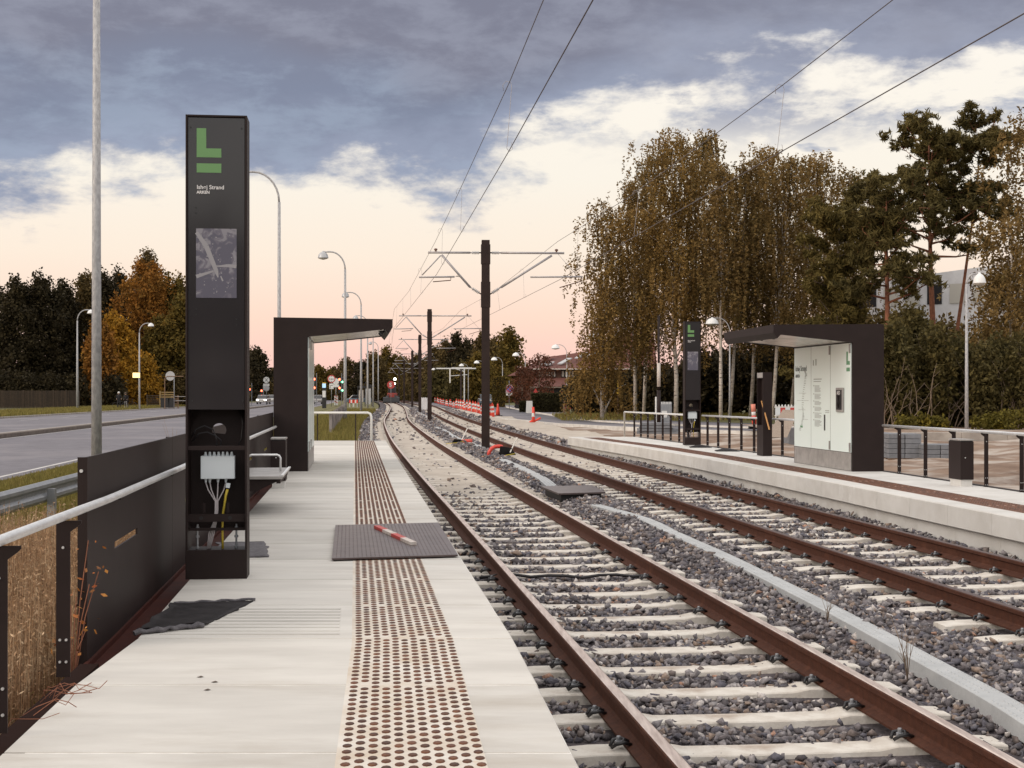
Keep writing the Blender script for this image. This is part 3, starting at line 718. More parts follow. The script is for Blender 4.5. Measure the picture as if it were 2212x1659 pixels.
def make_totem(loc, label, rotz, seed):
    W, D, H = .425, .25, 3.26
    t = thing('information_pylon', label, 'pylon', loc, rotz)
    f = MB(); f.box(0, .014, .004, D, .2, H); f.box(W-.014, W, .004, D, .2, H); f.box(.014, W-.014, .004, D, H-.014, H)
    f.box(.0, W, 0, D, 0, .205)
    f.build('frame', M['darkmetal'], t, bevel=.002)
    bk = MB(); zt = 1.19
    # back panel with a half-moon hole in its upper part
    cx, cz, rr = W/2, 1.02+.02, .050
    n = 20; ang = [math.pi*1.12-i*(math.pi*1.30)/(n-1) for i in range(n)]
    hole = [(cx+rr*math.cos(a), cz+rr*math.sin(a)) for a in ang]
    yb = D-.03
    vs = [(p[0], yb, p[1]) for p in hole]; out = []
    for a in ang:
        c, s_ = math.cos(a), math.sin(a); k = min((W/2-.014)/max(abs(c), 1e-6), (.15 if s_ > 0 else .13)/max(abs(s_), 1e-6)); out.append((cx+c*k, yb, cz+s_*k))
    fs = [(i, i+1, n+i+1, n+i) for i in range(n-1)]
    bk.add(vs+out, fs); l0, l1 = out[0], out[-1]
    bk.add([vs[0], vs[-1], l1, (W-.014, yb, cz-.13), (.014, yb, cz-.13), l0], [(0, 1, 2, 3, 4, 5)])
    bk.add([(.014, yb, cz+.15), (.014, yb, H-.02), (W-.014, yb, H-.02), (W-.014, yb, cz+.15)], [(0, 1, 2, 3)])
    for sx in (.014, W/2): pass
    bk.add([(.014, yb, cz+.02), (.014, yb, cz+.15), (.09, yb, cz+.15)], [(0, 1, 2)]); bk.add([(W-.014, yb, cz+.02), (W-.09, yb, cz+.15), (W-.014, yb, cz+.15)], [(0, 1, 2)])
    bk.box(.014, W-.014, yb, yb+.003, .335, .91)
    bk.build('back_plate', M['darkmetal'], t)
    MB().box(.016, W-.016, .012, .028, 1.19, H-.018).build('front_panel', M['darkmetal2'], t, bevel=.002)
    g = MB(); X = lambda q: (q-72)*.00134; Z = lambda q: HC-(219.4+q/2.417-848)*.00324-.36
    g.prism([(X(129), Z(287)), (X(256), Z(287)), (X(256), Z(240)), (X(178), Z(240)), (X(178), Z(135)), (X(129), Z(135))], .0095, .0118)
    g.box(X(129), X(256), .0095, .0118, Z(367), Z(319)); g.build('logo', M['green'], t)
    text_mesh('Ishøj Strand', .0395, 'lettering', M['textw'], t, (X(129), .0112, Z(453)), (math.pi/2, 0, 0), .0006)
    text_mesh('ARKEN', .028, 'lettering', M['textw'], t, (X(129), .0112, Z(477)), (math.pi/2, 0, 0), .0009)
    p = MB(); zc = (Z(660)+Z(1023))/2; p.box(-.14, .14, .0085, .0115, -(Z(660)-Z(1023))/2, (Z(660)-Z(1023))/2)
    po = p.build('poster', M['poster'], t); po.location = ((X(126)+X(335))/2, 0, zc)
    # peeled bands on the film
    c = MB()
    def band(pts, wd):
        for (a, b), (w0, w1) in zip(zip(pts[:-1], pts[1:]), zip(wd[:-1], wd[1:])):
            dx, dz = b[0]-a[0], b[1]-a[1]; l = math.hypot(dx, dz); nx, nz = -dz/l, dx/l
            c.add([(a[0]+nx*w0, .0075, a[1]+nz*w0), (a[0]-nx*w0, .0075, a[1]-nz*w0), (b[0]-nx*w1, .0075, b[1]-nz*w1), (b[0]+nx*w1, .0075, b[1]+nz*w1)], [(0, 1, 2, 3)])
    if seed:
        band([(-.137, .215), (-.07, .12), (-.03, .02), (.0, -.055), (.012, -.10)], [.012, .017, .016, .014, .004])
        band([(-.139, -.095), (-.02, -.055)], [.013, .006]); band([(0, -.022), (.08, -.016), (.139, -.022)], [.003, .011, .012])
        band([(.03, -.09), (.045, -.125)], [.004, .006])
        for k in range(46):
            bx, bz = random.uniform(-.13, .13), random.uniform(-.22, .2); q = random.uniform(.0016, .005); c.disc((bx, .0078, bz), q, .0005, 7)
        c.build('peeled_film', M['crease'], po)
    h = MB()
    for (bx, bz) in ((.022, 3.17), (W-.05, 3.17), (X(95), Z(1563)), (X(356), Z(1563))): h.disc((bx+.012, .008, bz), .0065, .004, 10)
    for (bx, bz) in ((X(125), Z(550)), (X(125), Z(580)), (X(125), Z(1080)), (X(125), Z(1110)), (X(333), Z(1133)), (X(333), Z(1163))): h.disc((bx, .009, bz), .006, .003, 10)
    h.build('screw', M['black'], t)
    b = MB(); b.box(.014, W-.014, .012, .04, .905, .935); b.build('cross_bar', M['darkmetal'], t, bevel=.002)
    jb = MB(); jb.box(.098, .335, .06, .15, .70, .862); o = jb.build('junction_box', M['boxgrey'], t, bevel=.004)
    gl = MB()
    for k in range(7): gl.lathe([(.011, 0), (.011, .012), (.008, .014), (.008, .026), (.004, .028)], (.128+k*.0305, .10, .862), 8)
    for k in range(4): gl.lathe([(.004, -.028), (.008, -.026), (.008, -.014), (.011, -.012), (.011, 0)], (.13+(0, .028, .085, .14)[k], .10, .70), 8)
    gl.build('cable_gland', M['boxgrey'], o)
    cb = MB()
    for k, x0 in enumerate((.13, .158, .215, .27)):
        xm = .196+k*.006
        cb.tube([(x0, .10, .672), (x0+(xm-x0)*.25, .10, .62), (xm, .10, .54), (xm, .10, .48), (xm-.008, .10, .40), (xm-.045+.006*k, .10, .31), (xm-.055, .10, .20)], .0048, 6)
    cb.build('cable', M['cablegrey'], t, True)
    MB().tube([(.283, .09, .625), (.270, .09, .58), (.262, .09, .52), (.252, .09, .46), (.247, .09, .36), (.249, .09, .20)], [.010, .009, .008, .0085, .0085, .0085], 8).build('cable', M['cableyel'], t, True)
    MB().rbox((.287, .085, .652), (.028, .025, .034), Matrix.Rotation(.2, 4, 'Y')).build('cable_connector', M['boxgrey'], t)
    lp = MB(); lp.tube([(.03, .10, .99), (.06, .10, 1.05), (.12, .10, 1.075), (.18, .10, 1.05), (.205, .10, .98), (.207, .10, .935)], .0055, 6)
    lp.tube([(.03, .12, .96), (.08, .12, 1.02), (.14, .12, 1.03), (.2, .12, 1.0), (.235, .12, .97), (.232, .12, .935)], .0055, 6)
    lp.tube([(W-.05, .14, 1.18), (W-.04, .14, 1.08), (W-.05, .14, .98), (W-.07, .14, .935)], .005, 6); lp.build('cable', M['cableblk'], t, True)
    lb = MB(); lb.box(.014, W-.014, .03, .045, .40, .455); lb.box(.014, W-.014, .06, .07, .335, .355)
    for sx in (.115, .28): lb.box(sx, sx+.018, .05, .065, .46, .53)
    lb.build('mounting_bar', M['darkmetal'], t)
    MB().disc((.105, .0285, .427), .014, .001, 14).disc((.305, .0285, .427), .014, .001, 14).build('hole', M['darkwin'], t)
    th = MB()
    for sx in (.075, .345):
        th.tube([(sx, .08, .205), (sx, .08, .38)], .007, 8); th.lathe([(.014, 0), (.014, .016)], (sx, .08, .285), 6); th.lathe([(.013, 0), (.013, .012)], (sx, .08, .212), 6); th.lathe([(.012, 0), (.012, .018)], (sx, .08, .345), 6)
    th.build('threaded_rod', M['galv'], t)
    return t
tY = 9.96
totem = make_totem((XX(400.5, tY), tY, .36), 'tall dark station pylon with green logo at left, its lower hatch open', TH, 1)
make_totem((4.55, 37.4, .285), 'slim dark station pylon with green logo on the far platform behind the tracks', TH, 0)

# ---------------------------------------------------------------- shelters
def make_shelter(loc, rotz, mir, label, rich):
    t = thing('platform_shelter', label, 'shelter', loc, rotz); s = mir; Lc = 3.3
    def pr(poly): return [(p[0]*s, p[1]) for p in poly]
    prof = pr([(0, 0), (.56, 0), (.56, 2.245), (1.30, 2.315), (1.84, 2.375), (1.90, 2.31), (1.97, 2.41), (1.97, 2.545), (0, 2.565)])
    prof_in = pr([(0, 0), (.54, 0), (.54, 2.27), (1.30, 2.345), (1.93, 2.41), (1.97, 2.42), (1.97, 2.545), (0, 2.565)])
    if s < 0: prof = prof[::-1]; prof_in = prof_in[::-1]
    e = MB(); e.prism(prof, 0, .05); e.build('end_frame', M['darkmetal'], t)
    e = MB(); e.prism(prof, Lc-.05, Lc); e.build('end_frame', M['darkmetal'], t)
    e = MB(); e.prism(prof_in, .05, Lc-.05); e.build('shell', M['darkmetal'], t)
    # fascia lip along the front
    e = MB(); e.prism(pr([(1.84, 2.372), (1.90, 2.31), (1.971, 2.408), (1.971, 2.43)]), .05, Lc-.05); e.build('front_lip', M['darkmetal'], t)
    so = MB()
    for k in range(3):
        for (xa, za, xb, zb) in ((.57, 2.262, 1.2, 2.325), (1.205, 2.325, 1.83, 2.392)):
            ya, yb = .06+k*1.065, .06+(k+1)*1.065-.008
            so.add([(xa*s, ya, za-.004), (xb*s, ya, zb-.004), (xb*s, yb, zb-.004), (xa*s, yb, za-.004)], [(0, 1, 2, 3) if s < 0 else (0, 3, 2, 1)])
    so.build('soffit', M['soffit'], t)
    sp = MB()
    for yy in (.35, 1.1): sp.lathe([(.045, 0), (.045, -.03), (.02, -.06)], (1.80*s, yy+.2, 2.372), 12)
    sp.build('spotlight', M['black'], t)
    pn = MB(); F0 = .563*s; w = .012*s
    for (a, b) in ((.055, 1.115), (1.125, 2.215), (2.22, Lc-.055)):
        pn.box(min(F0, F0+w), max(F0, F0+w), a, b, .33, 2.235)
    pn.build('door', M['panel'], t)
    MB().box(min(F0, F0+w*.8), max(F0, F0+w*.8), .055, Lc-.055, .012, .32).build('plinth', M['plinth'], t)
    se = MB()
    for yy in (1.1155, 2.2135): se.box(min(F0, F0+w*1.05), max(F0, F0+w*1.05), yy, yy+.009, .33, 2.235)
    se.box(min(F0, F0+w*.9), max(F0, F0+w*.9), .055, Lc-.055, 2.237, 2.262)
    se.build('door_gap', M['darkwin'], t)
    hg = MB()
    for yy in (.06, 1.12):
        for zz in (.34, 2.06): hg.box(min(F0+w, F0+w*2.5), max(F0+w, F0+w*2.5), yy, yy+.05, zz, zz+.16)
    hg.build('hinge', M['plinth'], t)
    if rich:
        X0 = F0+w*1.15; RT = (math.pi/2, 0, -math.pi/2)
        def bar(mb, y0, y1, z0, z1, d=.002): mb.box(min(X0, X0+d*s), max(X0, X0+d*s), y0, y1, z0, z1)
        text_mesh('Ishøj Strand', .145, 'lettering', M['textg'], t, (X0-.001, 3.17, 1.79), RT, .001)
        text_mesh('ARKEN', .085, 'lettering', M['textg'], t, (X0-.001, 3.17, 1.665), RT, .001)
        lg = MB(); bar(lg, .20, .27, 1.86, 2.09); bar(lg, .10, .20, 1.86, 1.925); bar(lg, .10, .27, 1.745, 1.81); lg.build('logo', M['greenpale'], t)
        tx = MB(); z = 1.62
        tx2 = MB(); bar(tx2, 1.60, 2.06, 1.615, 1.632); bar(tx2, 1.64, 2.06, 1.575, 1.588)
        zz = 1.50
        while zz > .80:
            blk = random.choice((4, 5, 6)); bar(tx2, 2.03, 2.07, zz-.008, zz+.012)
            for q in range(blk):
                ln = random.uniform(.26, .40); bar(tx, 2.0-ln, 2.0, zz-.006, zz+.004); zz -= .022
            zz -= .022
        bar(tx2, 1.18, 1.40, 1.035, 1.05); bar(tx, 1.18, 1.40, 1.005, 1.015)
        # line map
        mp = [(2.62, 1.78), (2.55, 1.72), (2.60, 1.66), (2.66, 1.5), (2.75, 1.3), (2.78, 1.1), (2.72, .98), (2.74, .9), (2.82, .78), (2.95, .65)]
        for i in range(44):
            q = i/43*(len(mp)-1); j = min(int(q), len(mp)-2); f_ = q-j; yy = mp[j][0]*(1-f_)+mp[j+1][0]*f_; z1 = mp[j][1]*(1-f_)+mp[j+1][1]*f_
            bar(tx, yy-random.uniform(.06, .13), yy, z1-.005, z1+.005)
        for z1, a, b in ((1.36, 2.5, 2.95), (1.04, 2.55, 2.98), (1.22, 2.35, 3.08), (.86, 2.4, 2.7)): bar(tx, a, b, z1, z1+.005)
        tx2.build('lettering', M['textgm'], t); tx.build('lettering', M['textgm'], t)
        ic = MB(); bar(ic, 2.05, 2.10, 1.88, 1.98); bar(ic, 1.90, 1.95, 1.88, 2.0); ic.build('icon', M['textgm'], t)
        gs = MB(); bar(gs, 2.72, 2.86, .70, .74); gs.build('map_mark', M['greenpale'], t)
        sl = MB(); bar(sl, 1.40, 1.46, .68, .97, .006); sl.build('slot', M['black'], t)
        a = MB(); a.box(min(X0, X0+.035*s), max(X0, X0+.035*s), .38, .74, 1.03, 1.46); aed = a.build('defibrillator_cabinet', M['plinth'], t, bevel=.01)
        a = MB(); a.box(min(X0+.0352*s, X0+.039*s), max(X0+.0352*s, X0+.039*s), .42, .70, 1.07, 1.42); a.build('cabinet_window', M['darkwin'], aed)
        text_mesh('AED', .09, 'lettering', M['textw'], aed, (X0+.0405*s, .66, 1.34), RT, .001)
        a = MB(); a.lathe([(.012, 0), (.03, .07), (.012, .14), (.025, .22)], (X0+.045*s, .56, 1.1), 8); a.build('cabinet_handle', M['mat'], aed)
    return t
make_shelter((-3.957, 23.6, .355), TH, 1, 'dark brown C-shaped shelter on the near platform, seen end on behind the bench', False)
make_shelter((6.46, 24.7, .296), TH, -1, 'dark brown cantilevered shelter with white information doors on the far platform', True)

# bin
def make_bin(loc, rotz, label, side):
    t = thing('litter_bin', label, 'bin', loc, rotz, 'litter bins on the platforms')
    MB().box(.015, .185, .02, .40, 0, .10).build('base', M['fascia'], t)
    MB().box(0, .20, 0, .42, .10, .655).build('body', M['darkmetal'], t, bevel=.003)
    MB().box(-.004, .204, -.004, .424, .668, .69).build('lid', M['plinth'], t, bevel=.003)
    MB().box(.01, .19, .01, .41, .6551, .6679).build('rim', M['black'], t)
    MB().disc((.07, -.006, .42), .009, .006, 12).build('lock', M['steel'], t)
    return t
make_bin((XX(585, 19.44), 19.44, .36), TH, 'dark litter bin on a concrete foot beside the bench', 1)
make_bin((XX(2078, 20.7)-.02, 20.7, .30), TH, 'dark litter bin on a concrete foot by the railing of the far platform', -1)

# bench
t = thing('bench', 'grey platform bench with a tubular steel armrest beside the dark pylon', 'bench', (float(scx(15.1))+.02, 15.1, 0), TH)
MB().box(.01, .56, 0, 1.75, .745, .78).build('seat', M['plinth'], t, bevel=.005)
MB().box(.545, .575, .0, 1.75, .775, .79).build('seat_edge', M['steel'], t)
MB().prism([(.01, .62), (.30, .62), (.55, .742), (.01, .742)], .04, .10).prism([(.01, .62), (.30, .62), (.55, .742), (.01, .742)], 1.6, 1.66).build('bracket', M['darkmetal'], t)
MB().box(.50, .54, .01, 1.74, .70, .7449).build('apron', M['darkmetal'], t)
MB().box(.05, .075, .05, 1.75, .93, 1.15).build('backrest', M['plinth'], t)
MB().tube([(.14, .85, .785), (.14, .85, .935), (.155, .85, .96), (.18, .85, .97), (.46, .85, .97), (.485, .85, .96), (.50, .85, .935), (.50, .85, .785)], .012, 8).build('armrest', M['steel'], t, True)

# end guard rails (white)
def end_guard(name, label, pts, r, mids):
    t = thing(name, label, 'railing'); MB().tube(pts, r, 10).build('rail', M['whitepaint'], t, True)
    for x, y, z0, z1 in mids: MB().tube([(x, y, z0), (x, y, z1)], .018, 6).build('post', M['darkmetal'], t)
    return t
gy = 38.75
end_guard('end_railing', 'white bent tube guard rail across the far end of the near platform',
          [(-5.55, gy, 1.12), (-4.3, gy, 1.12), (-3.93, gy, 1.12), (-3.86, gy, 1.09), (-3.83, gy, 1.02), (-3.83, gy, .36)], .033,
          [(-4.26, gy, .3, 1.10), (-5.3, gy, .3, 1.10)])

# mats, plate, plank
def mat_thing(corners, z, mat, name, label, cat, th=.012, curl=None, n=10):
    V = []; Fq = []
    a, b, c, d = [np.array(p) for p in corners]
    for i in range(n+1):
        for j in range(n+1):
            s_, t_ = i/n, j/n; p = (a*(1-s_)+b*s_)*(1-t_)+(d*(1-s_)+c*s_)*t_
            e = min(s_, 1-s_, t_, 1-t_); jit = (vn(s_*6+z*9, t_*6, .6, 3)-.5)*.045*(e < .01)
            w = float(z+.004+abs(vn(p[0]*3, p[1]*3, .5, 7)-.5)*.02+(curl(s_, t_) if curl else 0)); V.append((p[0]+jit, p[1]+jit, w))
    m = (n+1)**2; V += [(x, y, zz-th+.006) for x, y, zz in V]
    for i in range(n):
        for j in range(n):
            q = i*(n+1)+j; Fq += [(q, q+1, q+n+2, q+n+1), (m+q, m+q+n+1, m+q+n+2, m+q+1)]
    for i in range(n):
        for (q, r) in ((i, i+1), (n*(n+1)+i, n*(n+1)+i+1), (i*(n+1), (i+1)*(n+1)), (i*(n+1)+n, (i+1)*(n+1)+n)): Fq.append((q, r, m+r, m+q))
    o = np_mesh(name, V, Fq, mat, smooth=False); tag(o, label, cat); return o
def G(u, v, z): Y = F*(HC-z)/(v-VH); return ((u-UC)*Y/F, Y)
mt = [G(290, 1369, .37), G(440, 1352, .37), G(551, 1294, .375), G(375, 1303, .375)]
o = mat_thing(mt, .362, M['mat'], 'rubber_mat', 'black bitumen mat with a curled edge on the slabs in front of the pylon', 'mat', .012,
          curl=lambda s_, t_: .03*max(0, 1-t_*9)*(.6+.4*math.sin(s_*9))+.012*(s_ < .06))
a, b = mt[0], mt[1]
MB().tube([(a[0]+(b[0]-a[0])*k/12, a[1]+(b[1]-a[1])*k/12-.006, .372+.012*math.sin(k*1.3)**2) for k in range(13)], [.008+.008*abs(math.sin(k*.9+1)) for k in range(13)], 7).build('curled_edge', M['matgrey'], o)
c, d = mt[2], mt[3]
MB().tube([(d[0]+(c[0]-d[0])*k/12, d[1]+(c[1]-d[1])*k/12+.004, .374+.004*math.sin(k*1.9)) for k in range(13)], [.007+.003*abs(math.sin(k*1.9+1)) for k in range(13)], 7).build('curled_edge', M['matgrey'], o)
mt = [G(470, 1204, .37), G(584, 1201, .37), G(573, 1168, .37), G(470, 1170, .37)]
mat_thing(mt, .362, M['matgrey'], 'rubber_mat', 'torn dark mat lying behind the foot of the pylon', 'mat')
# chequer plate
pc = [G(717, 1206, .385), G(989, 1198, .385), G(947, 1128.5, .385), (G(724.5, 1134, .385))]
pl = thing('steel_plate', 'dark chequer plate sheet laid across the studded strip', 'plate')
tr = MB().add([(x, y, .372) for x, y in pc]+[(x, y, .385) for x, y in pc], [(0, 3, 2, 1), (4, 5, 6, 7), (0, 1, 5, 4), (1, 2, 6, 5), (2, 3, 7, 6), (3, 0, 4, 7)])
A, B, D_ = Vector((*pc[0], 0)), Vector((*pc[1], 0)), Vector((*pc[3], 0)); ex = (B-A); ey = (D_-A); lx, ly = ex.length, ey.length; ux, uy = ex/lx, ey/ly
nx_, ny_ = int(lx/.034), int(ly/.034)
for i in range(1, nx_):
    for j in range(1, ny_):
        p = A+ux*(i*.034)+uy*(j*.034)+Vector((0, 0, .3851)); al = .785 if (i+j) % 2 else -.785
        dx = (ux*math.cos(al)+uy*math.sin(al)); dy = (uy*math.cos(al)-ux*math.sin(al)); a_, b_ = dx*.011, dy*.0028
        tr.add([p-a_, p-b_, p+a_, p+b_, p+Vector((0, 0, .0018))], [(0, 1, 4), (1, 2, 4), (2, 3, 4), (3, 0, 4)])
tr.build('sheet', M['plate'], pl)
# plank
a = Vector((*G(814, 1138, .40), .40)); b = Vector((*G(893, 1174, .40), .40)); dd = (b-a); l = dd.length; ang = math.atan2(dd.y, dd.x)
t = thing('marker_plank', 'red and white striped wooden lath on the chequer plate', 'plank', (a.x, a.y, .387), ang)
for k, mm in enumerate(('redpaint', 'whitewood', 'redpaint', 'whitewood')):
    MB().box(l*k/4+.0005, l*(k+1)/4, -.028, .028, 0, .026).build('stripe', M[mm], t)

# ---------------------------------------------------------------- far (right) platform
pr2 = thing('platform', 'pale concrete tram platform on the far side of the tracks', 'platform'); pr2['kind'] = 'structure'
mb = MB(); lowr = MB(); k = 0; y = 3.0
while y < 46.5:
    b = min(y+1.2, 46.6); vs = []
    for q in (y+.003, b-.003):
        l = float(rEdge(q)); r = float(rBack(q)); z = float(rZ(q))
        vs += [(l, q, z-.255), (l+.03, q, z-.27), (r, q, z-.2), (r, q, z), (l+.012, q, z), (l, q, z-.012)]
    mb.add(vs, [(0, 5, 4, 3, 2, 1), (6, 7, 8, 9, 10, 11)]+[(i, (i+1) % 6, (i+1) % 6+6, i+6) for i in range(6)])
    q0, q1 = y+.002, b-.002; vs = []
    for q in (q0, q1):
        l = float(rEdge(q))+.10; vs += [(l, q, -.6), (l+.1, q, -.6), (l+.1, q, .05), (l, q, .05)]
    lowr.add(vs, [(0, 3, 2, 1), (4, 5, 6, 7), (0, 4, 7, 3), (3, 7, 6, 2), (1, 2, 6, 5)]); y += 1.2
mb.build('deck', M['fascia'], pr2); lowr.build('base_wall', M['fascia'], pr2)
studs(lambda y: rEdge(y)+.36, 6, 45.5, rZ, pr2, n=6, row=.066, sx=.0185, sy=.028)
sweep_along(lambda y: rEdge(y)+.36, np.arange(5, 46, .6), [(-.02, .0005), (.52, .0005), (.52, .001), (-.02, .001)], zf=rZ).build('strip_inlay', material('stained_strip_far', (.30, .19, .14), .85, 0, (.22, .12, .085), 6), pr2)
sweep_along(lambda y: rBack(y)-.0, np.arange(5, 46.4, 1), [(0.003, -.25), (.10, -.25), (.10, .01), (.003, .01)], zf=rZ).build('edge_channel', M['darkmetal'], pr2)
rail2 = thing('railing', 'tubular steel handrail on dark flat posts along the back of the far platform', 'railing')
def rh(y): return rBack(y)-.045
MB().tube([(float(rh(y)), y, float(rZ(y))+.80) for y in (15, 19, 22, 24.55)], .024, 10).build('handrail', M['steel'], rail2, True)
MB().tube([(float(rh(y)), y, float(rZ(y))+.80) for y in (28.1, 30, 34, 37.35)], .024, 10).build('handrail', M['steel'], rail2, True)
MB().tube([(float(rh(y)), y, float(rZ(y))+.80) for y in (37.7, 40, 44, 48.1)]+[(float(rh(48.15)), 48.15, 1.01), (float(rh(48.15)), 48.15, -.1)], .028, 10).build('handrail', M['whitepaint'], rail2, True)
ys_ = [46.7-1.08*k for k in range(17) if abs(46.7-1.08*k-38.1) > .6]+[23.94, 22.84, 21.76, 20.64, 19.54, 18.44, 17.3]
for y in ys_:
    z = float(rZ(y)); post(rail2, float(rh(y))+.05, y, z-.04, .83, TH, -1)
# pillar with a recess, stick
t = thing('validator_pillar', 'dark box pillar with an empty recess on the far platform beside the shelter', 'pillar', (5.42, 30.7, .30), TH)
H_ = 1.81; f = MB(); f.box(.0, .20, 0, .47, 0, .66); f.box(.09, .20, 0, .47, .66, H_-.13); f.box(0, .20, 0, .47, H_-.13, H_); f.box(0, .0899, 0, .02, .66, H_-.13); f.box(0, .0899, .45, .47, .66, H_-.13)
f.build('casing', M['darkmetal'], t)
MB().box(-.003, -.0005, .02, .45, H_-.12, H_-.01).build('cap_plate', M['plinth'], t)
p0 = P(1662, 928, 30.6); p1 = P(1645, 866, 30.8)
tag(MB().tube([p0, p1], .017, 6).build('wooden_stick', M['woodstick']), 'thin orange wooden stick leaning in the recess of the dark pillar', 'stick')
for (u, v, Y, lab) in ((1540, 955.5, 36.2, 'crumpled black mat by the posts beyond the far pylon'), (1595, 967, 33.6, 'flat black mat beside the railing posts of the far platform')):
    x, yy, z = P(u, v, Y); x = float(rBack(yy))-.3
    mat_thing([(x-.35, yy-.2), (x+.2, yy-.2), (x+.15, yy+.5), (x-.3, yy+.5)], float(rZ(yy))+.001, M['mat'], 'rubber_mat', lab, 'mat', curl=lambda s_, t_: .06*math.sin(s_*3)*math.sin(t_*3))

# ---------------------------------------------------------------- duct between the tracks
def duct(pts, label, w=.092, side=.05):
    fn = [(x, y) for x, y in pts]; V = []; n = len(fn); sub = []
    ys = [p[1] for p in fn]; xs = [p[0] for p in fn]; s = spline(ys, xs); yy = np.arange(ys[0], ys[-1], .06)
    t = thing('cable_duct', label, 'cable duct')
    top = sweep_along(s, yy, [(-w, -.18), (-w, -.086), (-w+.004, -.082), (w-.004, -.082), (w, -.086), (w, -.18)]); tr = top
    for i, q in enumerate(yy[::1]):
        if (q*1.0) % .9 < .16: continue
        for k in range(3):
            x = float(s(q))+(-.062+k*.062); tr.add([(x-.015, q, -.0819), (x, q-.014, -.0819), (x+.015, q, -.0819), (x, q+.014, -.0819), (x, q, -.073)], [(0, 1, 4), (1, 2, 4), (2, 3, 4), (3, 0, 4)])
    tr.build('trough', M['duct'], t); return t
for pts_, l_, w_ in DUCTS: duct(pts_, l_, w_)
# cable chamber
c4 = [G(1207, 1066, -.02), G(1308, 1063, -.02), G(1279, 1048, -.02), G(1168, 1050.5, -.02)]
t = thing('cable_chamber', 'dark cable chamber with a raised steel lid between the tracks', 'chamber')
MB().add([(x, y, -.045) for x, y in c4]+[(x, y, -.018) for x, y in c4], [(0, 3, 2, 1), (4, 5, 6, 7), (0, 1, 5, 4), (1, 2, 6, 5), (2, 3, 7, 6), (3, 0, 4, 7)]).build('lid', M['plate'], t)
cx = sum(p[0] for p in c4)/4; cy = sum(p[1] for p in c4)/4
ci = [(cx+(x-cx)*.86, cy+(y-cy)*.9) for x, y in c4]
MB().add([(x, y, -.35) for x, y in ci]+[(x, y, -.046) for x, y in ci], [(0, 3, 2, 1), (4, 5, 6, 7), (0, 1, 5, 4), (1, 2, 6, 5), (2, 3, 7, 6), (3, 0, 4, 7)]).build('chamber_void', M['darkwin'], t)  # solid block coloured black to stand for the dark void under the lid

# red duct ends
def red_pipe(u, v, Y, label, big):
    x, y, z = P(u, v, Y); t = thing('duct_end', label, 'pipe', (x, y, z))
    if big: MB().tube([(.0, 0, -.02), (.02, 0, .10), (.08, .02, .20), (.18, .04, .26), (.32, .06, .27), (.40, .06, .25)], .055, 10).build('pipe', M['redplastic'], t, True); q = .36
    else: MB().tube([(.28, 0, .06), (.62, .02, .07)], .07, 10).build('pipe', M['redplastic'], t, True); q = .0
    MB().add([(q-.02, -.02, .28 if big else .14), (q-.08, .05, 0), (q+.3, 0, .22 if big else .12), (q+.42, .1, .02), (q+.1, .25, .05)], [(0, 1, 2), (1, 3, 2), (0, 2, 4), (1, 0, 4), (2, 3, 4)]).build('black_sleeve', M['black'], t)
    MB().tube([(q+.25, 0, .1), (q+.45, .1, .52)], .016, 6).build('stake', M['woodstick'] if 0 else M['joint'], t)
    MB().tube([(q-.3, -.1, -.02), (q+.05, -.12, .01), (q+.38, -.1, .07)], .012, 6).build('cable', M['cableyel'], t, True)
red_pipe(1055, 985, 40, 'bent bright red duct pipe with a black sleeve beside the first mast', True)
red_pipe(982, 957, 50, 'short red duct pipe lying left of the first mast', False)

